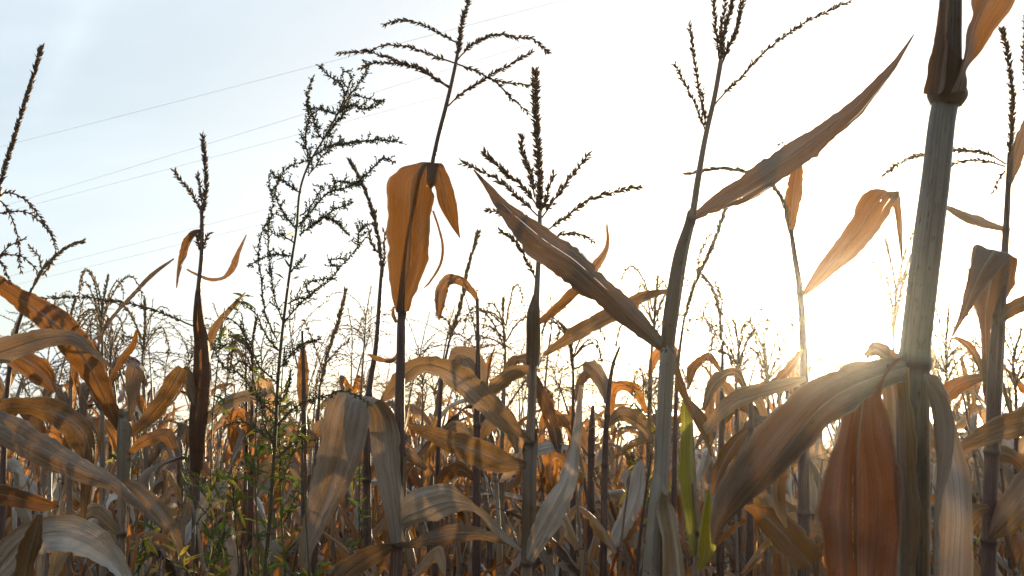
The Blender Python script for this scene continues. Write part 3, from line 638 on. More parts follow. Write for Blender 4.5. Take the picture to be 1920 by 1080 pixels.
# --- green leaves between B and A
gr = plant(1303, 1110, 1.75, 'corn plant with the last green and yellow leaves, between the two big right stalks')
stalk(gr, [(1300, 905, 7), (1306, 1000, 10), (1303, 1110, 14)], 1.75, M_STALK, nodes=(1000,))
leaf(gr, [('e', 1281, 742, 1286, 744), ('e', 1276, 800, 1298, 800), ('e', 1277, 870, 1303, 868, 1, 0), ('e', 1282, 940, 1306, 935, 2, 0), ('e', 1292, 1000, 1312, 1000, 2, 0), ('e', 1304, 1060, 1314, 1062)], 1.75, M_GREEN, gut=0.3, label='upright yellow-green leaf')
leaf(gr, [('e', 1326, 918, 1331, 920), ('e', 1318, 955, 1338, 958), ('e', 1312, 1000, 1342, 1000), ('e', 1308, 1040, 1342, 1035), ('e', 1306, 1068, 1320, 1066)], 1.72, M_GREEN, label='short yellow-green leaf')

# --- C: plant with the folded flag leaf, middle
d = 1.9
c_ = plant(740, 1110, d, 'tall corn plant with feathery arching tassel above a big folded orange leaf')
stalk(c_, [(812, 300, 8), (822, 255, 8), (835, 205, 8), (848, 150, 7), (858, 100, 6), (862, 70, 5)], d, M_STALKD, ground=False, name='tassel_stem')
stalk(c_, [(812, 300, 8, -3), (795, 400, 5, -3), (768, 500, 7, -1), (754, 590, 15), (752, 660, 17), (750, 740, 18), (750, 830, 20), (748, 930, 22), (744, 1018, 24), (740, 1110, 26)], d, M_STALKD, nodes=(590, 1022))
leaf(c_, [('e', 743, 586, 766, 584, 1, 1), ('e', 734, 555, 776, 553, 1, 1), ('e', 729, 505, 799, 500, 2, 1), ('e', 727, 440, 808, 440, 3, 1), ('e', 727, 380, 813, 388, 3, 1), ('e', 731, 338, 818, 345, 3, 1), ('e', 750, 312, 822, 318, 2, 0), ('e', 778, 302, 828, 306, 0, -1),
           ('e', 803, 303, 838, 322, -2, -3), ('e', 813, 340, 848, 352, -2, -3), ('e', 822, 380, 855, 388, -1, -2), ('e', 842, 418, 860, 420, -1, -1), ('e', 861, 446, 863, 448)], d, M_RUSTS, gut=-0.14, ruf=0.03, nu=16, n=120, pleat=0.25, label='broad orange leaf folded over at its top')
leaf(c_, [(812, 395, 4), (822, 425, 4), (830, 460, 5), (826, 495, 5), (805, 530, 4), (795, 540, 2)], d, M_RUST, nu=4)
leaf(c_, [(743, 605, 6, 1), (737, 590, 7, 1), (738, 575, 4, 1)], d, M_RUST, nu=4)
sheath(c_, [(744, 1016, 34), (746, 960, 30), (749, 900, 26), (750, 860, 24)], d, M_SHEATH_R)
leaf(c_, [('e', 732, 1020, 758, 1016, 3, 3), ('e', 722, 950, 755, 948, 5, 2), ('e', 706, 880, 752, 880, 5, 2), ('e', 695, 820, 748, 822, 5, 2), ('e', 690, 780, 744, 792, 6, 3), ('e', 676, 752, 736, 772, 8, 6), ('e', 652, 738, 716, 752, 11, 10), ('e', 622, 742, 700, 762, 13, 13), ('e', 605, 790, 694, 800, 14, 14), ('e', 596, 850, 680, 850, 14, 14), ('e', 584, 915, 655, 910, 13, 13), ('e', 567, 985, 618, 975, 12, 12), ('e', 560, 1040, 588, 1035, 11, 11), ('e', 563, 1090, 570, 1090, 10, 10)], d, M_GREY, gut=-0.16, ruf=0.06, nu=16, n=120, label='wide grey-brown leaf folded over and hanging like cloth')
leaf(c_, [('e', 752, 1010, 758, 1018, 2, 2), ('e', 752, 945, 762, 1000, 4, 2), ('e', 782, 925, 796, 990, 5, 2), ('e', 830, 915, 842, 968, 5, 2), ('e', 872, 925, 878, 968, 4, 1), ('e', 905, 950, 905, 980, 2, 0), ('e', 940, 990, 936, 1008), ('e', 978, 1030, 976, 1036)], d, M_PALE, gut=-0.3, ruf=0.12, nu=14, label='pale leaf arching to the right near the bottom')
leaf(c_, [(758, 1025, 10, -2), (800, 1010, 30, -3, 30), (850, 1000, 34, -3, 20), (900, 1000, 28, -3, 30), (945, 1012, 18, -2), (980, 1030, 4)], d, M_TAN, ruf=0.15)
leaf(c_, [(736, 1025, 12, 2), (700, 1040, 36, 4, 20), (650, 1075, 44, 6, 20), (600, 1120, 40, 8)], d, M_TAN, ruf=0.12)
leaf(c_, [(752, 655, 6, -2), (735, 676, 9, -2), (705, 672, 10, -2), (690, 664, 3, -2)], d, M_RUST, nu=5)
tassel(c_, [(858, 105), (864, 60), (874, 15), (884, -30)], [
    [1.3, (861, 82), (830, 66), (790, 46), (750, 38), (719, 46)], [(855, 118), (800, 98), (760, 86), (720, 84), (690, 95), (633, 101)],
    [1.4, (845, 163), (800, 136), (760, 120), (705, 102), (680, 92)], [1.3, (844, 166), (812, 143), (780, 124), (700, 118), (676, 128)],
    [1.6, (856, 114), (888, 82), (930, 65), (970, 70), (1000, 74), (1029, 100)], [(854, 119), (892, 132), (925, 148), (960, 155), (1008, 160)],
    [(920, 146), (940, 162), (955, 180), (992, 213)], [1.4, (838, 200), (870, 172), (920, 140), (960, 118), (996, 99)]], d, sw=20)

# --- D: plant with the single dark spike, middle
d = 2.05
e = plant(985, 1110, d, 'corn plant with upright dark spike tassel and short side branches, centre')
stalk(e, [(1012, 395, 8), (1012, 440, 8), (1008, 520, 10), (1003, 600, 15), (999, 690, 16), (997, 760, 17), (993, 828, 18), (991, 930, 20), (988, 1050, 22), (985, 1110, 24)], d, M_STALK, nodes=(600, 828, 1052))
sheath(e, [(998, 685, 24), (1000, 640, 26), (1000, 590, 24), (1005, 560, 14)], d, M_SHEATH_R)
sheath(e, [(990, 1050, 26), (992, 960, 25), (993, 880, 24), (994, 826, 28)], d, M_SHEATH)
leaf(e, [('e', 1000, 830, 985, 822, 2, 2), (955, 800, 32, 3), (905, 750, 44, 3), (862, 708, 46, 2), (822, 688, 36, 1), (785, 686, 34, 1, 20), (752, 712, 36, 2, 25), (728, 740, 22, 2), (712, 754, 5, 2)], d, M_TAN, ruf=0.07, label='orange-tan leaf arching left over a fold')
leaf(e, [(1004, 870, 4), (975, 872, 22, 2), (940, 868, 42, 4), (895, 850, 52, 5), (850, 832, 46, 5), (810, 815, 30, 4), (780, 803, 14, 4), (762, 797, 4, 4)], d, M_TAN, ruf=0.1, label='dark brown leaf lying across to the left')
leaf(e, [(1000, 612, 8, 1), (1045, 577, 18), (1085, 536, 20), (1118, 497, 18), (1138, 462, 9), (1138, 420, 3)], d, M_RUST, label='thin dark leaf rising to the right')
leaf(e, [(1020, 665, 8, -2), (1068, 632, 26, -3), (1118, 603, 32, -4), (1165, 580, 28, -4), (1205, 556, 20, -3), (1258, 544, 6, -2)], d, M_TAN, ruf=0.06, label='leaf rising gently to the right behind the crossing blade')
leaf(e, [(990, 1050, 20, 2, 20), (1008, 1010, 40, 4, 15), (1038, 955, 46, 5, 0), (1062, 900, 34, 4, 20), (1076, 845, 20, 3), (1084, 785, 15, 2), (1088, 722, 5, 1)], d, M_PALE, ruf=0.14, gut=0.4, label='pale twisted leaf standing upright')
leaf(e, [(996, 692, 14, -2), (965, 700, 30, -3, 30), (935, 722, 32, -3, 30), (905, 752, 12, -3)], d, M_TAN, ruf=0.15)
leaf(e, [(995, 850, 14, -1), (1028, 838, 24, -2), (1066, 838, 8, -2)], d, M_PALE)
leaf(e, [(1000, 700, 12, -2), (1025, 760, 30, -4, 30), (1040, 810, 26, -4), (1048, 850, 8)], d, M_RUST)
tassel(e, [(1013, 400), (1011, 330), (1007, 250), (1004, 190), (1003, 132)], [
    [1.6, (1003, 370), (996, 330), (985, 300), (976, 254)], [1.5, (1008, 388), (975, 346), (940, 316), (909, 287)], [(1008, 405), (970, 368), (930, 335), (868, 306)],
    [(1010, 432), (985, 408), (950, 402), (916, 394)], [(1016, 408), (1050, 360), (1080, 320), (1103, 290)], [(1020, 438), (1070, 400), (1110, 372), (1150, 360), (1196, 350)],
    [(1014, 400), (1028, 360), (1038, 328)], [(1006, 525), (985, 480), (965, 450), (938, 434)], [0.6, (1020, 470), (1045, 443), (1080, 436), (1112, 452)]], d, sw=22, sp=2.3, slen=11.5)

# --- E: plant left with the dark pointed tassel and brown wrapped sheath
d = 2.3
g = plant(364, 1120, d, 'corn plant with stubby dark tassel and brown wrapped sheath, left of the feathery weed')
stalk(g, [(378, 385, 6), (379, 430, 8), (378, 480, 8), (372, 545, 9), (370, 620, 12), (372, 720, 14), (369, 850, 14), (366, 1000, 14), (364, 1120, 16)], d, M_STALKD, nodes=(545, 880))
sheath(g, [(368, 880, 22), (371, 800, 33), (378, 720, 32), (378, 650, 26), (372, 600, 20), (371, 555, 12)], d, M_RUST, label='rusty swollen sheath')
leaf(g, [(376, 432, 5), (362, 438, 12, 2), (350, 455, 15, 2), (341, 485, 12, 1), (334, 515, 6), (331, 540, 2)], d, M_RUST, nu=6, label='small orange leaf hanging from the tassel')
leaf(g, [(350, 505, 3), (370, 515, 5), (395, 524, 6), (420, 520, 7), (436, 502, 13, 0, 10), (447, 472, 8), (462, 440, 2)], d, M_RUST, nu=6)
leaf(g, [(375, 700, 10, -2), (400, 620, 16, -2), (440, 570, 8, -2), (460, 548, 2)], d, M_TAN, nu=6)
leaf(g, [(366, 760, 12, 2), (345, 705, 34, 3, 30), (320, 730, 30, 3), (290, 770, 22, 2), (255, 810, 6)], d, M_TAN)
leaf(g, [(366, 1000, 12, 2), (378, 960, 24, 3), (400, 928, 28, 3), (426, 904, 16, 2)], d, M_PALE, ruf=0.2, label='pale curled leaf at the dark lower stalk')
leaf(g, [(376, 800, 10), (410, 765, 22, 1), (450, 745, 24, 1), (500, 735, 16)], d, M_TAN)
tassel(g, [(380, 400), (386, 360), (385, 310), (380, 256)], [[1.5, (378, 400), (360, 365), (345, 345), (328, 322)], [1.5, (379, 385), (376, 350), (371, 328)], [1.8, (378, 480), (372, 450), (377, 425), (379, 400)], [1.5, (380, 470), (388, 445), (392, 438)],
    [1.0, (366, 612), (320, 592), (262, 571), (200, 561), (150, 556), (80, 560)]], d, sw=13)

# --- F: plants at the left edge
d = 1.5
h = plant(-45, 1150, d, 'corn plant rooted just outside the left edge, its long slender spike leaning in')
stalk(h, [(0, 350, 10), (-15, 450, 12), (-30, 620, 16), (-40, 800, 20), (-45, 1000, 24), (-45, 1150, 24)], d, M_STALK, nodes=(640, 800, 1000))
tassel(h, [(-2, 352), (18, 285), (40, 212), (60, 150), (78, 88)], [[0.7, (-6, 380), (8, 361), (40, 368), (72, 402), (96, 440), (106, 476)], [0.6, (-10, 400), (40, 397), (70, 412), (95, 440)], [0.6, (-6, 370), (12, 390), (28, 430), (36, 470), (39, 510)],
    [0.6, (-10, 490), (20, 460), (50, 445)], [0.6, (-10, 478), (30, 480), (55, 492), (72, 512)], [0.6, (-20, 470), (5, 495), (18, 530)]], d, sw=12, sp=2.6)
leaf(h, [(-40, 660, 30), (-5, 662, 46, 2, -20), (40, 648, 44, 3, -10), (90, 634, 36, 3, 5), (140, 634, 24, 2), (175, 660, 14, 1), (210, 692, 3)], d, M_GREY, label='grey leaf curving over to a fine tip at right')
leaf(h, [(-40, 640, 40, -4), (10, 655, 46, -5, 20), (50, 678, 52, -5, 20), (85, 705, 38, -4), (103, 736, 6, -3)], d, M_RUST)
leaf(h, [(-45, 780, 20), (-10, 765, 30, 3), (50, 762, 34, 4, -30), (105, 775, 44, 4, -10), (150, 803, 58, 4, 20), (170, 848, 42, 3, 40), (163, 900, 22, 2), (156, 972, 8, 2)], d, M_TAN)
leaf(h, [(-45, 770, 44, 4), (20, 806, 54, 6), (85, 843, 50, 7), (150, 876, 44, 7, 20), (212, 908, 26, 6), (262, 948, 14, 5), (306, 992, 5, 5)], d - 0.1, M_GREY, gut=0.4, ruf=0.06, label='long pale leaf running down to the right')
leaf(h, [(-40, 1110, 30, 6), (5, 1055, 50, 8, -10), (45, 1015, 58, 10, -10), (90, 1000, 62, 10, -5), (130, 1002, 64, 10), (175, 1020, 54, 9, 10), (215, 1055, 36, 8), (250, 1110, 20, 8)], d - 0.1, M_PALE, gut=-0.3, ruf=0.1, nu=16, label='pale leaf arching over at the bottom left corner')
leaf(h, [(75, 965, 8, 12), (62, 1010, 34, 12, 30), (50, 1060, 40, 12, 30), (40, 1120, 40, 12)], d - 0.1, M_TAN)
leaf(h, [(-40, 920, 40, -6), (20, 930, 40, -8), (80, 945, 26, -8), (110, 950, 5, -8)], d, M_RUST)

d = 1.85
k_ = plant(226, 1130, d, 'corn plant with two crossing orange leaves, between the left edge and the brown-sheathed plant')
stalk(k_, [(236, 770, 8), (234, 810, 12), (232, 870, 16), (228, 980, 18), (226, 1130, 18)], d, M_STALK, nodes=(830, 1000))
sheath(k_, [(231, 900, 24), (233, 850, 26), (233, 800, 24), (230, 775, 16)], d, M_SHEATH)
leaf(k_, [(226, 812, 8), (198, 750, 34, 2), (172, 695, 48, 4), (135, 638, 54, 5), (82, 590, 48, 5, 10), (20, 550, 34, 3), (-40, 506, 22, 2)], d, M_RUST, gut=0.25, ruf=0.05, label='orange leaf rising to the upper left corner of the row')
leaf(k_, [(238, 820, 10), (272, 790, 26, -1), (305, 752, 32, -2), (330, 710, 36, -2), (342, 690, 20, -2)], d, M_TAN)
leaf(k_, [(240, 850, 10, 1), (278, 822, 24, 2, 30), (312, 815, 28, 2), (328, 840, 16, 2)], d, M_RUST)
leaf(k_, [(244, 790, 7), (247, 750, 18), (249, 715, 30, 0, 20), (254, 690, 32), (262, 682, 26, -2)], d, M_GREY, nu=8)
leaf(k_, [(232, 790, 5, -1), (205, 725, 8, -2), (225, 680, 13, -3), (250, 645, 13, -3), (256, 618, 3, -3)], d, M_RUST, nu=6)
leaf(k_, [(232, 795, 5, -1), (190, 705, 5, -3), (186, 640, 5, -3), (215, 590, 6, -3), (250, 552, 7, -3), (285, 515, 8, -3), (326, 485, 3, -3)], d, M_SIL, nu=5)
leaf(k_, [(228, 900, 14, 1), (260, 920, 34, 2, 30), (300, 960, 36, 3), (330, 1010, 20, 3), (345, 1060, 5, 3)], d, M_TAN)
leaf(k_, [(224, 1000, 14, 1), (180, 960, 30, 2, 30), (140, 985, 36, 3), (110, 1050, 30, 3), (95, 1100, 8, 3)], d, M_TAN)

# --- G: plant right edge
d = 1.75
r_ = plant(1852, 1130, d, 'corn plant at the right edge with bristly dark spike and square-folded brown leaf')
stalk(r_, [(1893, 285, 8), (1888, 400, 11), (1884, 470, 13), (1880, 540, 15), (1873, 600, 24), (1866, 700, 28), (1862, 800, 26), (1857, 920, 26), (1852, 1130, 28)], d, M_STALKD, nodes=(430, 590, 850, 1010))
leaf(r_, [('e', 1846, 760, 1858, 762, -2, -2), ('e', 1840, 690, 1862, 690, -1, -1), ('e', 1838, 630, 1858, 630), ('e', 1832, 585, 1866, 585, 1, 0), ('e', 1818, 545, 1892, 545, 2, 0), ('e', 1822, 500, 1902, 510, 3, 1), ('e', 1826, 466, 1904, 478, 4, 2), ('e', 1825, 466, 1898, 482, 6, 5), ('e', 1816, 500, 1862, 520, 7, 7), ('e', 1806, 550, 1832, 562, 7, 7), ('e', 1796, 598, 1806, 602, 7, 7), ('e', 1786, 630, 1788, 631, 7, 7)], d, M_FOLD, gut=-0.04, ruf=0.02, n=120, nu=12, pleat=0.3, label='brown leaf folded square over at its top')
leaf(r_, [(1884, 430, 8), (1842, 418, 20, 1), (1800, 402, 18, 2), (1764, 382, 4, 2)], d, M_GREY, nu=8)
leaf(r_, [(1872, 602, 14, 2), (1895, 580, 26, 3), (1935, 563, 30, 3), (1975, 556, 20, 3)], d, M_TAN)
leaf(r_, [(1960, 770, 40, 4), (1920, 792, 50, 4), (1875, 806, 46, 4), (1830, 826, 34, 3), (1780, 854, 5, 2)], d, M_TAN, ruf=0.06, label='brown leaf reaching in from the right edge')
leaf(r_, [(1852, 1012, 12, 1), (1880, 978, 56, 4), (1915, 935, 72, 6), (1955, 885, 66, 7), (1990, 830, 30, 7)], d, M_TAN, gut=0.4, nu=14)
leaf(r_, [(1760, 766, 5, -4), (1780, 735, 34, -4, 20), (1812, 714, 30, -4), (1845, 706, 14, -4)], d, M_RUST)
leaf(r_, [(1890, 352, 8), (1902, 305, 22, 2), (1920, 250, 24, 3), (1945, 190, 14, 3)], d, M_GREY)
leaf(r_, [(1848, 720, 4, -6), (1825, 660, 15, -6), (1795, 635, 10, -6), (1778, 640, 3, -6)], d, M_RUST, nu=6)
leaf(r_, [(1855, 950, 12, 2), (1830, 960, 30, 3, 30), (1805, 1000, 34, 3), (1790, 1060, 24, 3), (1785, 1100, 8)], d, M_TAN)
leaf(r_, [(1860, 860, 14, -2), (1885, 850, 34, -4, 30), (1915, 870, 30, -4), (1935, 920, 20, -4)], d, M_TAN)
tassel(r_, [(1893, 290), (1898, 200), (1892, 120), (1879, 53)], [[1.4, (1886, 308), (1850, 290), (1805, 281), (1776, 283, -4), (1740, 288, -8), (1700, 300, -8), (1654, 328, -8)], [0.8, (1884, 312), (1840, 300), (1790, 305), (1778, 312)], [0.5, (1885, 320), (1868, 345), (1856, 368)], [1, (1918, 40), (1914, 120), (1900, 180)][0:1] + [(1925, 200), (1918, 110), (1922, 30)]], d, sw=18, sp=2.8, slen=10)

# --- H: slimmer plant left of the sun
d = 2.1
s_ = plant(1507, 1130, d, 'slim corn plant directly left of the sun, one blade bent over like an arrowhead')
stalk(s_, [(1483, 430, 8), (1490, 480, 10), (1500, 545, 12), (1506, 640, 14), (1508, 700, 16), (1507, 800, 17), (1507, 930, 22), (1507, 1130, 24)], d, M_STALKD, nodes=(548, 800, 960))
leaf(s_, [(1483, 438, 9), (1484, 400, 26), (1488, 360, 32), (1493, 325, 26), (1497, 306, 14), (1499, 296, 3)], d, M_RUST, label='short orange leaf at the plant top')
leaf(s_, [('e', 1504, 548, 1511, 554, 1, 1), ('e', 1532, 500, 1556, 520, 3, 3), ('e', 1562, 455, 1600, 482, 4, 3), ('e', 1592, 410, 1638, 440, 4, 3), ('e', 1618, 364, 1672, 388, 4, 3), ('e', 1655, 358, 1686, 362, 1, 1), ('e', 1674, 385, 1690, 380), ('e', 1682, 430, 1692, 430), ('e', 1690, 490, 1693, 490)], d, M_RUST, gut=0.2, ruf=0.05, n=80, label='golden blade bent sharply down at its top')
leaf(s_, [(1512, 710, 8, 1), (1470, 722, 26, 3), (1420, 735, 32, 4, 15), (1370, 755, 30, 4), (1328, 800, 18, 4), (1305, 840, 4, 4)], d, M_TAN)
leaf(s_, [(1505, 655, 6, 1), (1480, 690, 16, 2), (1440, 730, 18, 2), (1400, 745, 8, 2)], d, M_RUST)
leaf(s_, [(1495, 735, 10, 1), (1470, 780, 30, 2, 30), (1440, 830, 26, 3), (1415, 880, 8, 3)], d, M_TAN)
leaf(s_, [('e', 1496, 1100, 1480, 1080, 4, 4), (1520, 1060, 60, 6)][1:] + [(1540, 1100, 60, 8), (1500, 1035, 62, 8), (1455, 985, 58, 8), (1415, 955, 24, 8), (1395, 950, 6, 8)][1:], d, M_RUST)
tassel(s_, [(1480, 430), (1470, 380), (1440, 340), (1400, 322), (1345, 316), (1288, 326)], [[0.5, (1470, 390), (1455, 350), (1430, 330)], [0.5, (1478, 300), (1470, 270), (1462, 268)]], d, M_TASSELT, sw=8)

# --- smaller plants a little further back that still stand out
def small(x0, ybase, d, lab, st, leaves, tas=None, mat=M_STALKD, nodes=(), tm=None):
    p = plant(x0, ybase, d, lab, 'slim corn plants between the front ones'); stalk(p, st, d, mat, nodes=nodes)
    for lf in leaves: leaf(p, lf[0], d, lf[1], nu=7)
    if tas: tassel(p, tas[0], tas[1], d, tm or M_TASSEL, sw=9)
    return p
small(690, 1130, 2.4, 'bare thin stalk with knobbly tassel just left of the folded orange leaf',
      [(716, 500, 6), (712, 560, 8), (705, 650, 9), (692, 740, 12), (688, 900, 15), (690, 1130, 18)], [([(694, 740, 8), (660, 770, 30), (640, 830, 34), (635, 900, 8)], M_RUST), ([(690, 900, 10), (720, 860, 26), (760, 850, 26), (800, 880, 8)], M_TAN)],
      ([(716, 505), (708, 440), (690, 370), (672, 330), (655, 300)], [[1.2, (716, 470), (706, 430), (703, 395)], [(716, 480), (700, 460), (692, 430)], [(717, 520), (722, 470), (720, 430)]]), nodes=(740, 900))
small(893, 1130, 2.6, 'slim stalk whose single leaf hooks over to the left, beside the spike tassel plant',
      [(895, 560, 6), (896, 620, 7), (896, 700, 9), (894, 800, 12), (893, 1130, 18)],
      [([(896, 565, 7), (884, 545, 12), (862, 527, 18), (842, 524, 22), (829, 540, 24), (825, 570, 20), (823, 600, 4)], M_RUST), ([(898, 760, 8), (895, 700, 36), (880, 675, 46), (858, 668, 40), (842, 690, 12)], M_GREY), ([(893, 830, 10), (925, 790, 30), (955, 800, 26), (970, 850, 6)], M_TAN), ([(893, 900, 10), (860, 880, 26), (830, 900, 26), (815, 950, 6)], M_RUST)],
      None, nodes=(800,))
small(815, 1130, 2.7, 'thin plant whose pale bare tassel shows behind the small hooked leaf', [(842, 640, 4), (828, 720, 6), (820, 900, 10), (815, 1130, 12)],
      [([(822, 840, 8), (850, 800, 24), (880, 810, 22), (900, 850, 5)], M_TAN)], ([(842, 642), (866, 560), (878, 500), (896, 438)], [[0.6, (848, 620), (835, 600), (815, 590)], [0.6, (850, 615), (866, 600), (880, 598)]]), tm=M_TASSELT)
small(0, 1130, 1.9, 'thin plant at the left edge, its tassel bent to the right over the orange leaf', [(60, 540, 5), (32, 620, 7), (12, 760, 9), (0, 1130, 14)],
      [([(8, 800, 8), (40, 760, 24), (70, 790, 22), (85, 850, 5)], M_TAN)], ([(60, 542), (80, 505), (105, 480), (130, 461), (154, 453)], [[0.8, (105, 480), (92, 500), (82, 515)], [0.8, (78, 508), (70, 480), (55, 462)]]), tm=M_TASSELT)
small(590, 1130, 2.8, 'thin plant with a straight bare tassel between the feathery weed and the hanging leaf', [(600, 722, 5), (594, 850, 9), (590, 1130, 12)],
      [([(592, 900, 8), (610, 850, 22), (640, 860, 22), (655, 910, 5)], M_RUST)], ([(600, 724), (615, 660), (635, 600), (648, 545)], [[0.6, (606, 700), (590, 650), (570, 600)], [0.6, (612, 680), (640, 650), (655, 640)]]), tm=M_TASSELT)
small(1262, 1130, 2.6, 'thin plant behind the open tassel plant, its sparse tassel leaning to the right', [(1282, 600, 4), (1270, 700, 7), (1264, 900, 10), (1262, 1130, 12)],
      [([(1266, 800, 8), (1295, 760, 20), (1320, 790, 18), (1325, 830, 5)], M_RUST)], ([(1282, 602), (1300, 540), (1340, 450), (1362, 385)], [[0.6, (1305, 530), (1312, 480), (1330, 440)]]), tm=M_TASSELT)
small(1130, 1130, 2.7, 'dark slim stalk right of the pale twisted upright leaf',
      [(1162, 650, 4), (1148, 690, 7), (1138, 780, 10), (1134, 880, 12), (1130, 1130, 15)],
      [([(1136, 800, 8), (1165, 775, 28), (1200, 790, 30), (1225, 830, 6)], M_TAN), ([(1132, 1045, 8), (1160, 1000, 28), (1188, 935, 34), (1198, 880, 22), (1203, 862, 5)], M_PALE), ([(1140, 760, 8), (1128, 715, 28), (1108, 690, 34), (1095, 682, 10)], M_GREY)], nodes=(780, 870, 1000))
small(1108, 1130, 2.9, 'dark stalk with a pale hooked leaf, beside the dark slim stalk',
      [(1112, 760, 6), (1110, 800, 12), (1108, 900, 13), (1108, 1130, 16)], [([(1130, 942, 6), (1112, 915, 14), (1105, 888, 14), (1115, 868, 13), (1140, 868, 6)], M_PALE), ([(1108, 850, 8), (1080, 800, 26), (1050, 790, 26), (1030, 830, 6)], M_RUST)], nodes=(850, 960))
small(1405, 1130, 2.5, 'stalk under the level leaf left of the sun', [(1408, 745, 9), (1407, 850, 11), (1405, 1130, 16)],
      [([(1408, 800, 8), (1378, 830, 26), (1350, 880, 26), (1335, 930, 6)], M_RUST), ([(1408, 900, 8), (1430, 940, 40), (1470, 990, 50), (1520, 1050, 44), (1560, 1120, 10)], M_TAN), ([(1408, 760, 8), (1380, 700, 18), (1340, 720, 26), (1318, 770, 6)], M_TAN)], nodes=(800, 900))
small(570, 1130, 2.6, 'thin stalk with upright orange leaf tip right of the feathery weed', [(567, 620, 5), (569, 700, 7), (570, 800, 10), (570, 1130, 15)],
      [([(570, 780, 6), (567, 740, 20), (568, 690, 20), (567, 640, 5)], M_RUST), ([(572, 850, 8), (600, 800, 24), (635, 790, 26), (660, 830, 6)], M_TAN), ([(568, 900, 8), (530, 860, 26), (500, 880, 26), (480, 930, 6)], M_TAN)],
      None, nodes=(800,))
small(1350, 1130, 3.1, 'thin plant with drooping beaded tassel between the open tassel plant and the sun', [(1355, 640, 5), (1354, 720, 8), (1352, 850, 12), (1350, 1130, 15)],
      [([(1354, 700, 6), (1330, 670, 18), (1300, 690, 20), (1290, 730, 5)], M_RUST), ([(1353, 800, 6), (1380, 760, 24), (1410, 770, 24), (1425, 810, 5)], M_TAN)],
      ([(1352, 640), (1350, 590), (1335, 540), (1310, 508)], [[(1350, 600), (1352, 560), (1340, 530)], [0.6, (1352, 650), (1325, 600), (1290, 600)]]), tm=M_TASSELT)

# ------------------------------------------------------------------ feathery weed and small green weeds
def lance(mb, p, dr, ln, wd, rs, droop=0.5):
    """small narrow leaf"""
    dr = unit(np.asarray(dr)); n = 6; C = [np.asarray(p, float)]
    for i in range(n):
        dd = unit(dr + np.array((0, 0, -droop * (i / n) ** 1.3))); C.append(C[-1] + dd * ln / n)
    C = np.array(C); S = unit(np.cross(dr, rs.randn(3))); w = wd * np.array((0.25, 0.75, 1, 0.95, 0.7, 0.4, 0.03))[:, None] / 2
    ribbon(mb, C - S * w, C + S * w, 2, 0.3, 0.05, 0.3, rs.randint(1e6))
def twig(mbs, mbf, pts, r0, k, rs, dens=1.0, side=True, fl=1.0):
    """branch with short side twigs, both set with small seed heads"""
    wob = np.cumsum(rs.randn(len(pts), 3) * 0.5 * k, axis=0); wob -= np.linspace(0, 1, len(pts))[:, None] * wob[-1]; pts = pts + wob
    tube(mbs, pts, np.linspace(r0, r0 * 0.45, len(pts)), 5)
    seg = np.linalg.norm(np.diff(pts, axis=0), axis=1); cum = np.r_[0, np.cumsum(seg)]; tot = cum[-1]
    def heads(q, sc):
        sg = np.linalg.norm(np.diff(q, axis=0), axis=1); cu = np.r_[0, np.cumsum(sg)]
        s = np.arange(0, cu[-1], 3.3 * k / dens); s = np.repeat(s, 2); s = np.clip(s + rs.randn(len(s)) * k, 0, cu[-1] * .999); s = s[rs.rand(len(s)) > 0.38]
        if len(s) == 0: return
        b = np.stack([np.interp(s, cu, q[:, j]) for j in range(3)], 1); i = np.clip(np.searchsorted(cu, s) - 1, 0, len(q) - 2); T = unit(q[i + 1] - q[i])
        dr = unit(T * 0.5 + rs.randn(len(s), 3) * 0.75); spindles(mbf, b, dr, 5.6 * k * sc * rs.uniform(0.4, 1.5, len(s)), 1.6 * k * sc, rs, 4)
    if fl: heads(pts[int(len(pts) * 0.15):], fl)
    if side:
        s = rs.uniform(0.1, 0.7) * 8 * k
        while s < tot * 0.97:
            b = np.array([np.interp(s, cum, pts[:, j]) for j in range(3)]); i = min(len(seg) - 1, int(np.searchsorted(cum, s)) - 1); T = unit(pts[i + 1] - pts[i])
            r = unit(np.cross(T, rs.randn(3))); ln = rs.uniform(8, 25) * k * (1.15 - 0.7 * s / tot); q = [b]
            dd = unit(T * 0.7 + r * 0.8)
            for j in range(5): dd = unit(dd + np.array((0, 0, 0.12)) + rs.randn(3) * 0.13); q.append(q[-1] + dd * ln / 5)
            q = np.array(q); tube(mbs, q, np.linspace(0.9 * k, 0.5 * k, 6), 4)
            if fl: heads(q, fl * 0.95)
            s += rs.uniform(4, 10) * k / dens
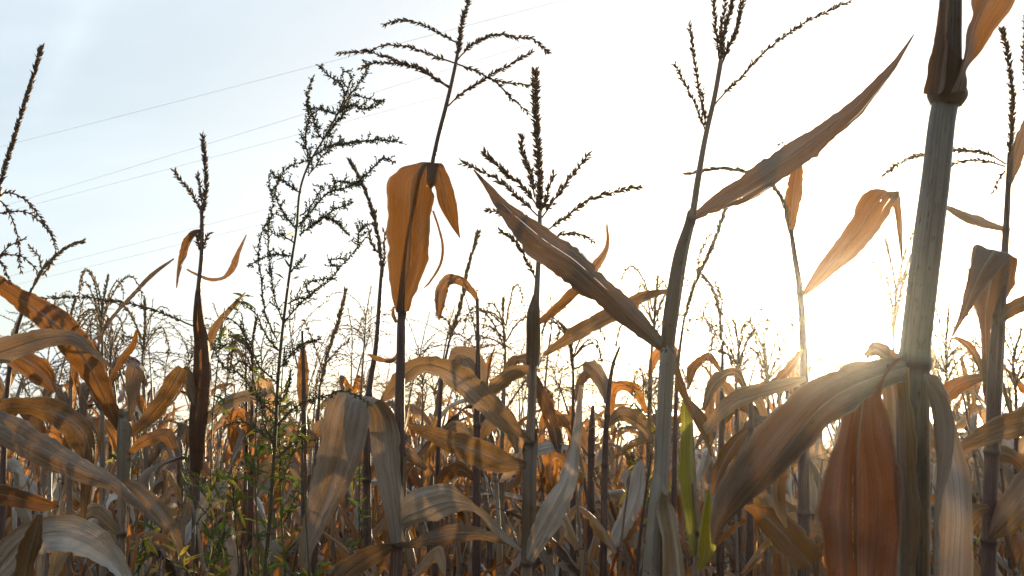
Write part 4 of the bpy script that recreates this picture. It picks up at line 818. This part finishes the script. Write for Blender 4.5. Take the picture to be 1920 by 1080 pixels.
def weed():
    d = 1.8; k = d / F; rs = np.random.RandomState(77)
    p0 = P(492, 1130, d); w = thing('feathery_weed', 'tall dark branching weed gone to seed, left of the folded orange leaf', 'weed', (p0[0], p0[1], 0))
    def pp(pts, n=None, dz=0): return crom(np.array([P(x, y, d + dz * (i / max(1, len(pts) - 1))) for i, (x, y) in enumerate(pts)]), n or 6 + 6 * len(pts))
    stems = [[(492, 1130), (505, 980), (515, 840), (522, 700), (532, 600), (545, 500), (556, 430), (562, 360), (578, 310), (606, 262), (632, 215), (648, 180), (658, 150)]]
    main = pp(stems[0]); g = main[0].copy(); g = np.array([[p0[0], p0[1], z] for z in np.linspace(0, main[0][2], 14)[:-1]]); full = np.vstack([g, main])
    mb = MB(); tube(mb, full, np.interp(np.linspace(0, 1, len(full)), [0, .4, 1], [4.5 * k, 3.2 * k, 1.5 * k]), 8); ms = mb.build('stem', M_WEED, w)
    B = [([(532, 610), (515, 560), (508, 500), (505, 430), (512, 380), (505, 345), (507, 318)], 1.2), ([(520, 640), (498, 590), (490, 520), (485, 470), (500, 420), (520, 395)], 1.0),
         ([(556, 430), (530, 395), (515, 360), (530, 325), (560, 305), (585, 300)], 1.5), ([(562, 360), (540, 345), (520, 332), (507, 322)], 1.4), ([(578, 310), (572, 260), (580, 215), (576, 190), (588, 145)], 1.7),
         ([(606, 262), (590, 230), (583, 205)], 1.5), ([(632, 215), (605, 205), (580, 202)], 1.4), ([(648, 182), (640, 160), (615, 140), (597, 122)], 1.2), ([(652, 165), (638, 148), (642, 137), (655, 145), (662, 162)], 1.2),
         ([(640, 200), (665, 170), (680, 145), (690, 128), (680, 114)], 1.1), ([(628, 218), (655, 200), (690, 205), (720, 188)], 1.7), ([(640, 205), (660, 178), (690, 185), (716, 190)], 1.1), ([(606, 262), (622, 240), (640, 222), (650, 206)], 2.2),
         ([(590, 292), (625, 275), (660, 270), (700, 264), (755, 265)], 1.9), ([(578, 330), (600, 300), (615, 280), (640, 262)], 1.2), ([(562, 405), (585, 380), (600, 360), (605, 350), (590, 348)], 0.7),
         ([(560, 425), (590, 390), (620, 360), (650, 352), (685, 330), (705, 310), (722, 297), (742, 305)], 1.5), ([(620, 365), (632, 345), (660, 345), (672, 350)], 1.5), ([(560, 440), (590, 418), (612, 408), (635, 420), (655, 440)], 2.0), ([(600, 415), (625, 395), (645, 385), (662, 380)], 1.2),
         ([(536, 600), (560, 575), (590, 545), (615, 530), (640, 500), (660, 478), (675, 460), (690, 440)], 1.1), ([(640, 500), (625, 498), (622, 488), (640, 484), (648, 495)], 0.9), ([(675, 462), (672, 440), (680, 425), (700, 418)], 1.4), ([(540, 570), (560, 560), (585, 556), (575, 535), (590, 525), (630, 522)], 1.1),
         ([(548, 480), (520, 475), (500, 480), (480, 490), (462, 498)], 1.4), ([(545, 510), (560, 495), (572, 480)], 1.0), ([(550, 455), (530, 440), (512, 438), (492, 430)], 1.2), ([(526, 660), (500, 630), (480, 590), (460, 570), (440, 560)], 1.0),
         ([(524, 690), (560, 650), (600, 636)], 1.7), ([(522, 720), (490, 690), (465, 640), (450, 600)], 1.0), ([(518, 780), (480, 740), (450, 700), (425, 690), (395, 640)], 1.1), ([(518, 800), (560, 760), (600, 745), (650, 735), (700, 760)], 1.2),
         ([(516, 830), (480, 800), (450, 790), (420, 800)], 1.1), ([(514, 860), (560, 830), (600, 820)], 1.1), ([(515, 840), (495, 790), (485, 740)], 0.9), ([(520, 760), (540, 730), (545, 690)], 0.9)]
    for i, (b, de) in enumerate(B):
        q = pp(b, dz=rs.uniform(-0.09, 0.09)); mbs = MB(); mbf = MB(); twig(mbs, mbf, q, 1.5 * k, k, rs, de)
        br = mbs.build('branch', M_WEED, w)
        if mbf.n: mbf.build('seed_heads', M_FLORET, br)
    # narrow leaves on the stem, greener low down
    mb = MB(); my = MB()
    z = full[:, 2]
    for i in range(170):
        t = rs.rand() ** 0.7; zz = z[0] + (z[-1] - z[0]) * (0.35 + 0.6 * (1 - t)); b = np.array([np.interp(zz, z, full[:, j]) for j in range(3)])
        dr = unit(np.array((rs.randn(), rs.randn(), rs.uniform(-0.2, 0.9)))); ln = rs.uniform(14, 40) * k * (1.4 if t > 0.5 else 0.7)
        lance(my if rs.rand() < 0.12 else mb, b + dr * rs.uniform(0, 12) * k, dr, ln, ln * 0.17, rs)
    mb.build('leaves', M_WLEAF, w); my.build('leaves', M_YLEAF, w)['label'] = 'yellow leaves'
weed()
def small_weed(x, ytop, d, lab, seed, spread=120, n=7, yellow=0.15):
    rs = np.random.RandomState(seed); k = d / F; b = P(x, 1130, d); w = thing('green_weed', lab, 'weed', (b[0], b[1], 0), 'green weeds growing between the corn')
    top = P(x + rs.uniform(-25, 25), ytop, d); z = np.linspace(0, top[2], 26); C = np.stack([np.interp(z, [0, 1, top[2]], [b[0], b[0], top[0]]) + 0.01 * np.sin(z * 7), np.full(26, b[1]) + 0.01 * np.cos(z * 6), z], 1)
    mb = MB(); tube(mb, C, np.linspace(0.004, 0.0012, 26), 6); mb.build('stem', M_WEED, w); H = top[2]
    for j in range(n):
        zz = H - (0.02 + 0.55 * rs.rand()) ; s = np.array([np.interp(zz, z, C[:, q]) for q in range(3)]); a = rs.rand() * 6.28; ln = rs.uniform(0.3, 1) * spread * k; q = [s]; dd = unit(np.array((math.cos(a), math.sin(a), rs.uniform(0.3, 1.4))))
        for i in range(9): dd = unit(dd + np.array((0, 0, 0.06)) + rs.randn(3) * 0.08); q.append(q[-1] + dd * ln / 9)
        q = np.array(q); ms, mf, ml, my = MB(), MB(), MB(), MB(); twig(ms, mf, q, 1.1 * k, k, rs, 0.6, side=rs.rand() < 0.7, fl=0.8)
        br = ms.build('branch', M_WEED, w); mf.build('seed_heads', M_FLORET, br)
        for i in range(9):
            p = q[rs.randint(1, 10)]; dr = unit(rs.randn(3) + np.array((0, 0, 0.4))); l_ = rs.uniform(18, 44) * k; lance(my if rs.rand() < yellow else ml, p, dr, l_, l_ * 0.2, rs)
        if ml.n: ml.build('leaves', M_WLEAF, br)
        if my.n: my.build('leaves', M_YLEAF, br)['label'] = 'yellow leaves'
small_weed(400, 560, 2.15, 'green weed twined up beside the rusty swollen sheath', 5, 130, 10)
small_weed(345, 960, 1.7, 'low weed with yellow leaves at the bottom, left of the feathery weed', 6, 110, 9, 0.5)
small_weed(590, 820, 1.75, 'green weed under the hanging cloth-like leaf', 7, 120, 9)
small_weed(660, 850, 1.95, 'green weed close behind the hanging cloth-like leaf', 8, 120, 10)
small_weed(455, 850, 2.2, 'green weed close to the lower stem of the feathery weed', 9, 120, 9)
small_weed(1215, 800, 3.0, 'yellowish weed left of the green-leaved corn plant', 10, 130, 9, 0.8)
small_weed(1820, 900, 2.3, 'green and yellow weed left of the right edge corn plant', 12, 120, 8, 0.5)
small_weed(250, 740, 2.6, 'yellow-green weed left of the rusty swollen sheath', 14, 110, 7, 0.5)

small_weed(540, 640, 1.9, 'green weed growing up along the upper stem of the feathery weed', 21, 110, 12, 0.25)
small_weed(490, 700, 1.75, 'green weed in front of the stem of the feathery weed', 22, 120, 11, 0.15)

# plants a little behind whose curly, drooping tassels show against the sky
def curly(x, yt, yb, d, seed, lab, dark=False, n=9, lean=0):
    rs = np.random.RandomState(seed); p = plant(x, 1130, d, lab, 'corn plants with curly bare tassels')
    xt = x + lean; stalk(p, [(xt, yb, 5), (x + lean * 0.5, yb + 90, 8), (x, 950, 12), (x, 1130, 14)], d, M_STALK if not dark else M_STALKD, nodes=(yb + 110,), ns=8)
    br = []
    for i in range(n):
        y0 = yb - rs.uniform(0, 0.5) * (yb - yt); sgn = rs.choice([-1, 1]); w = rs.uniform(25, 75); h = rs.uniform(0.1, 0.9) * (yb - yt); dp = rs.uniform(0, 70); z = rs.uniform(-8, 8)
        br.append([0.6, (xt, y0), (xt + sgn * w * 0.35, y0 - h * 0.7, z * .4), (xt + sgn * w * 0.75, y0 - h, z * .8), (xt + sgn * w, y0 - h + dp * 0.4, z), (xt + sgn * w * 1.08, y0 - h + dp, z)])
    tassel(p, [(xt, yb), (xt + rs.uniform(-6, 6), (yb + yt) / 2), (xt + rs.uniform(-14, 14), yt)], br, d, M_TASSELT if not dark else M_TASSEL, sw=8, slen=7.5)
    for i in range(3):
        y0 = yb + 60 + 70 * i + rs.uniform(-15, 15); sg = rs.choice([-1, 1]); w = rs.uniform(30, 70); wd = rs.uniform(14, 26); dp = rs.uniform(30, 120)
        leaf(p, [(x, y0, 6), (x + sg * w * 0.4, y0 - 45, wd, 3, rs.uniform(-30, 40)), (x + sg * w * 0.85, y0 - 50, wd, 4, rs.uniform(-40, 40)), (x + sg * w, y0 - 50 + dp * 0.5, wd * 0.8, 4, rs.uniform(-60, 60)), (x + sg * w * 0.9, y0 - 50 + dp, 3, 4)], d, (M_BTAN, M_BRUST, M_SIL)[rs.randint(3)], nu=6, ruf=0.2)
for a in [(192, 520, 640, 2.6, 31, 'plant with a wide curly tassel between the left orange leaf and the brown-sheathed plant', False, 8, 0),
          (130, 560, 660, 3.0, 32, 'plant with a low curly tassel above the crossing orange leaves at the left', False, 5, 5),
          (275, 560, 670, 3.2, 33, 'plant with a faint curly tassel under the arching dark tassel branch', False, 5, -8),
          (470, 600, 700, 3.0, 34, 'curly tasselled plant showing through the lower branches of the feathery weed', True, 8, 5),
          (940, 560, 660, 3.1, 35, 'curly tasselled plant just left of the spike tassel stalk', False, 8, 8),
          (1075, 610, 700, 2.9, 36, 'curly tasselled plant under the long crossing blade', True, 9, 0),
          (1215, 520, 640, 3.3, 37, 'faint curly tasselled plant left of the sheath of the open tassel plant', False, 8, 8),
          (1385, 600, 720, 2.9, 38, 'curly tasselled plant midway between the open tassel plant and the slim arrowhead plant', True, 13, -5),
          (1440, 640, 740, 3.2, 39, 'curly tasselled plant just left of the slim arrowhead plant', False, 10, 0),
          (1680, 450, 640, 3.0, 40, 'curly tasselled plant between the sun and the thickest stalk', False, 14, -5),
          (1770, 580, 720, 3.0, 41, 'curly tasselled plant right of the thickest stalk', True, 9, 5),
          (1905, 620, 740, 2.9, 42, 'curly tasselled plant at the right edge behind the leaf reaching in', True, 9, 0)]: curly(*a)

# ------------------------------------------------------------------ thin scattering volume, added to spread a golden glow around the sun
def glow_haze():
    m, t = new_mat('glow_haze'); pv = t.nodes.new('ShaderNodeVolumePrincipled'); pv.inputs['Color'].default_value = (0.96, 0.95, 0.93, 1); pv.inputs['Density'].default_value = 0.0023; pv.inputs['Anisotropy'].default_value = 0.94
    out = t.nodes.new('ShaderNodeOutputMaterial'); L(t, pv.outputs[0], out.inputs['Volume'])
    x0, x1, y0, y1, z0, z1 = -205, 205, -35, 255, -1.1, 14
    v = [(x, y, z) for x in (x0, x1) for y in (y0, y1) for z in (z0, z1)]; f = [(0, 1, 3, 2), (4, 6, 7, 5), (0, 4, 5, 1), (2, 3, 7, 6), (0, 2, 6, 4), (1, 5, 7, 3)]
    me = bpy.data.meshes.new('glow_haze'); me.from_pydata(v, [], f); me.materials.append(m); o = bpy.data.objects.new('glow_haze', me); COL.objects.link(o); o['kind'] = 'stuff'
glow_haze()
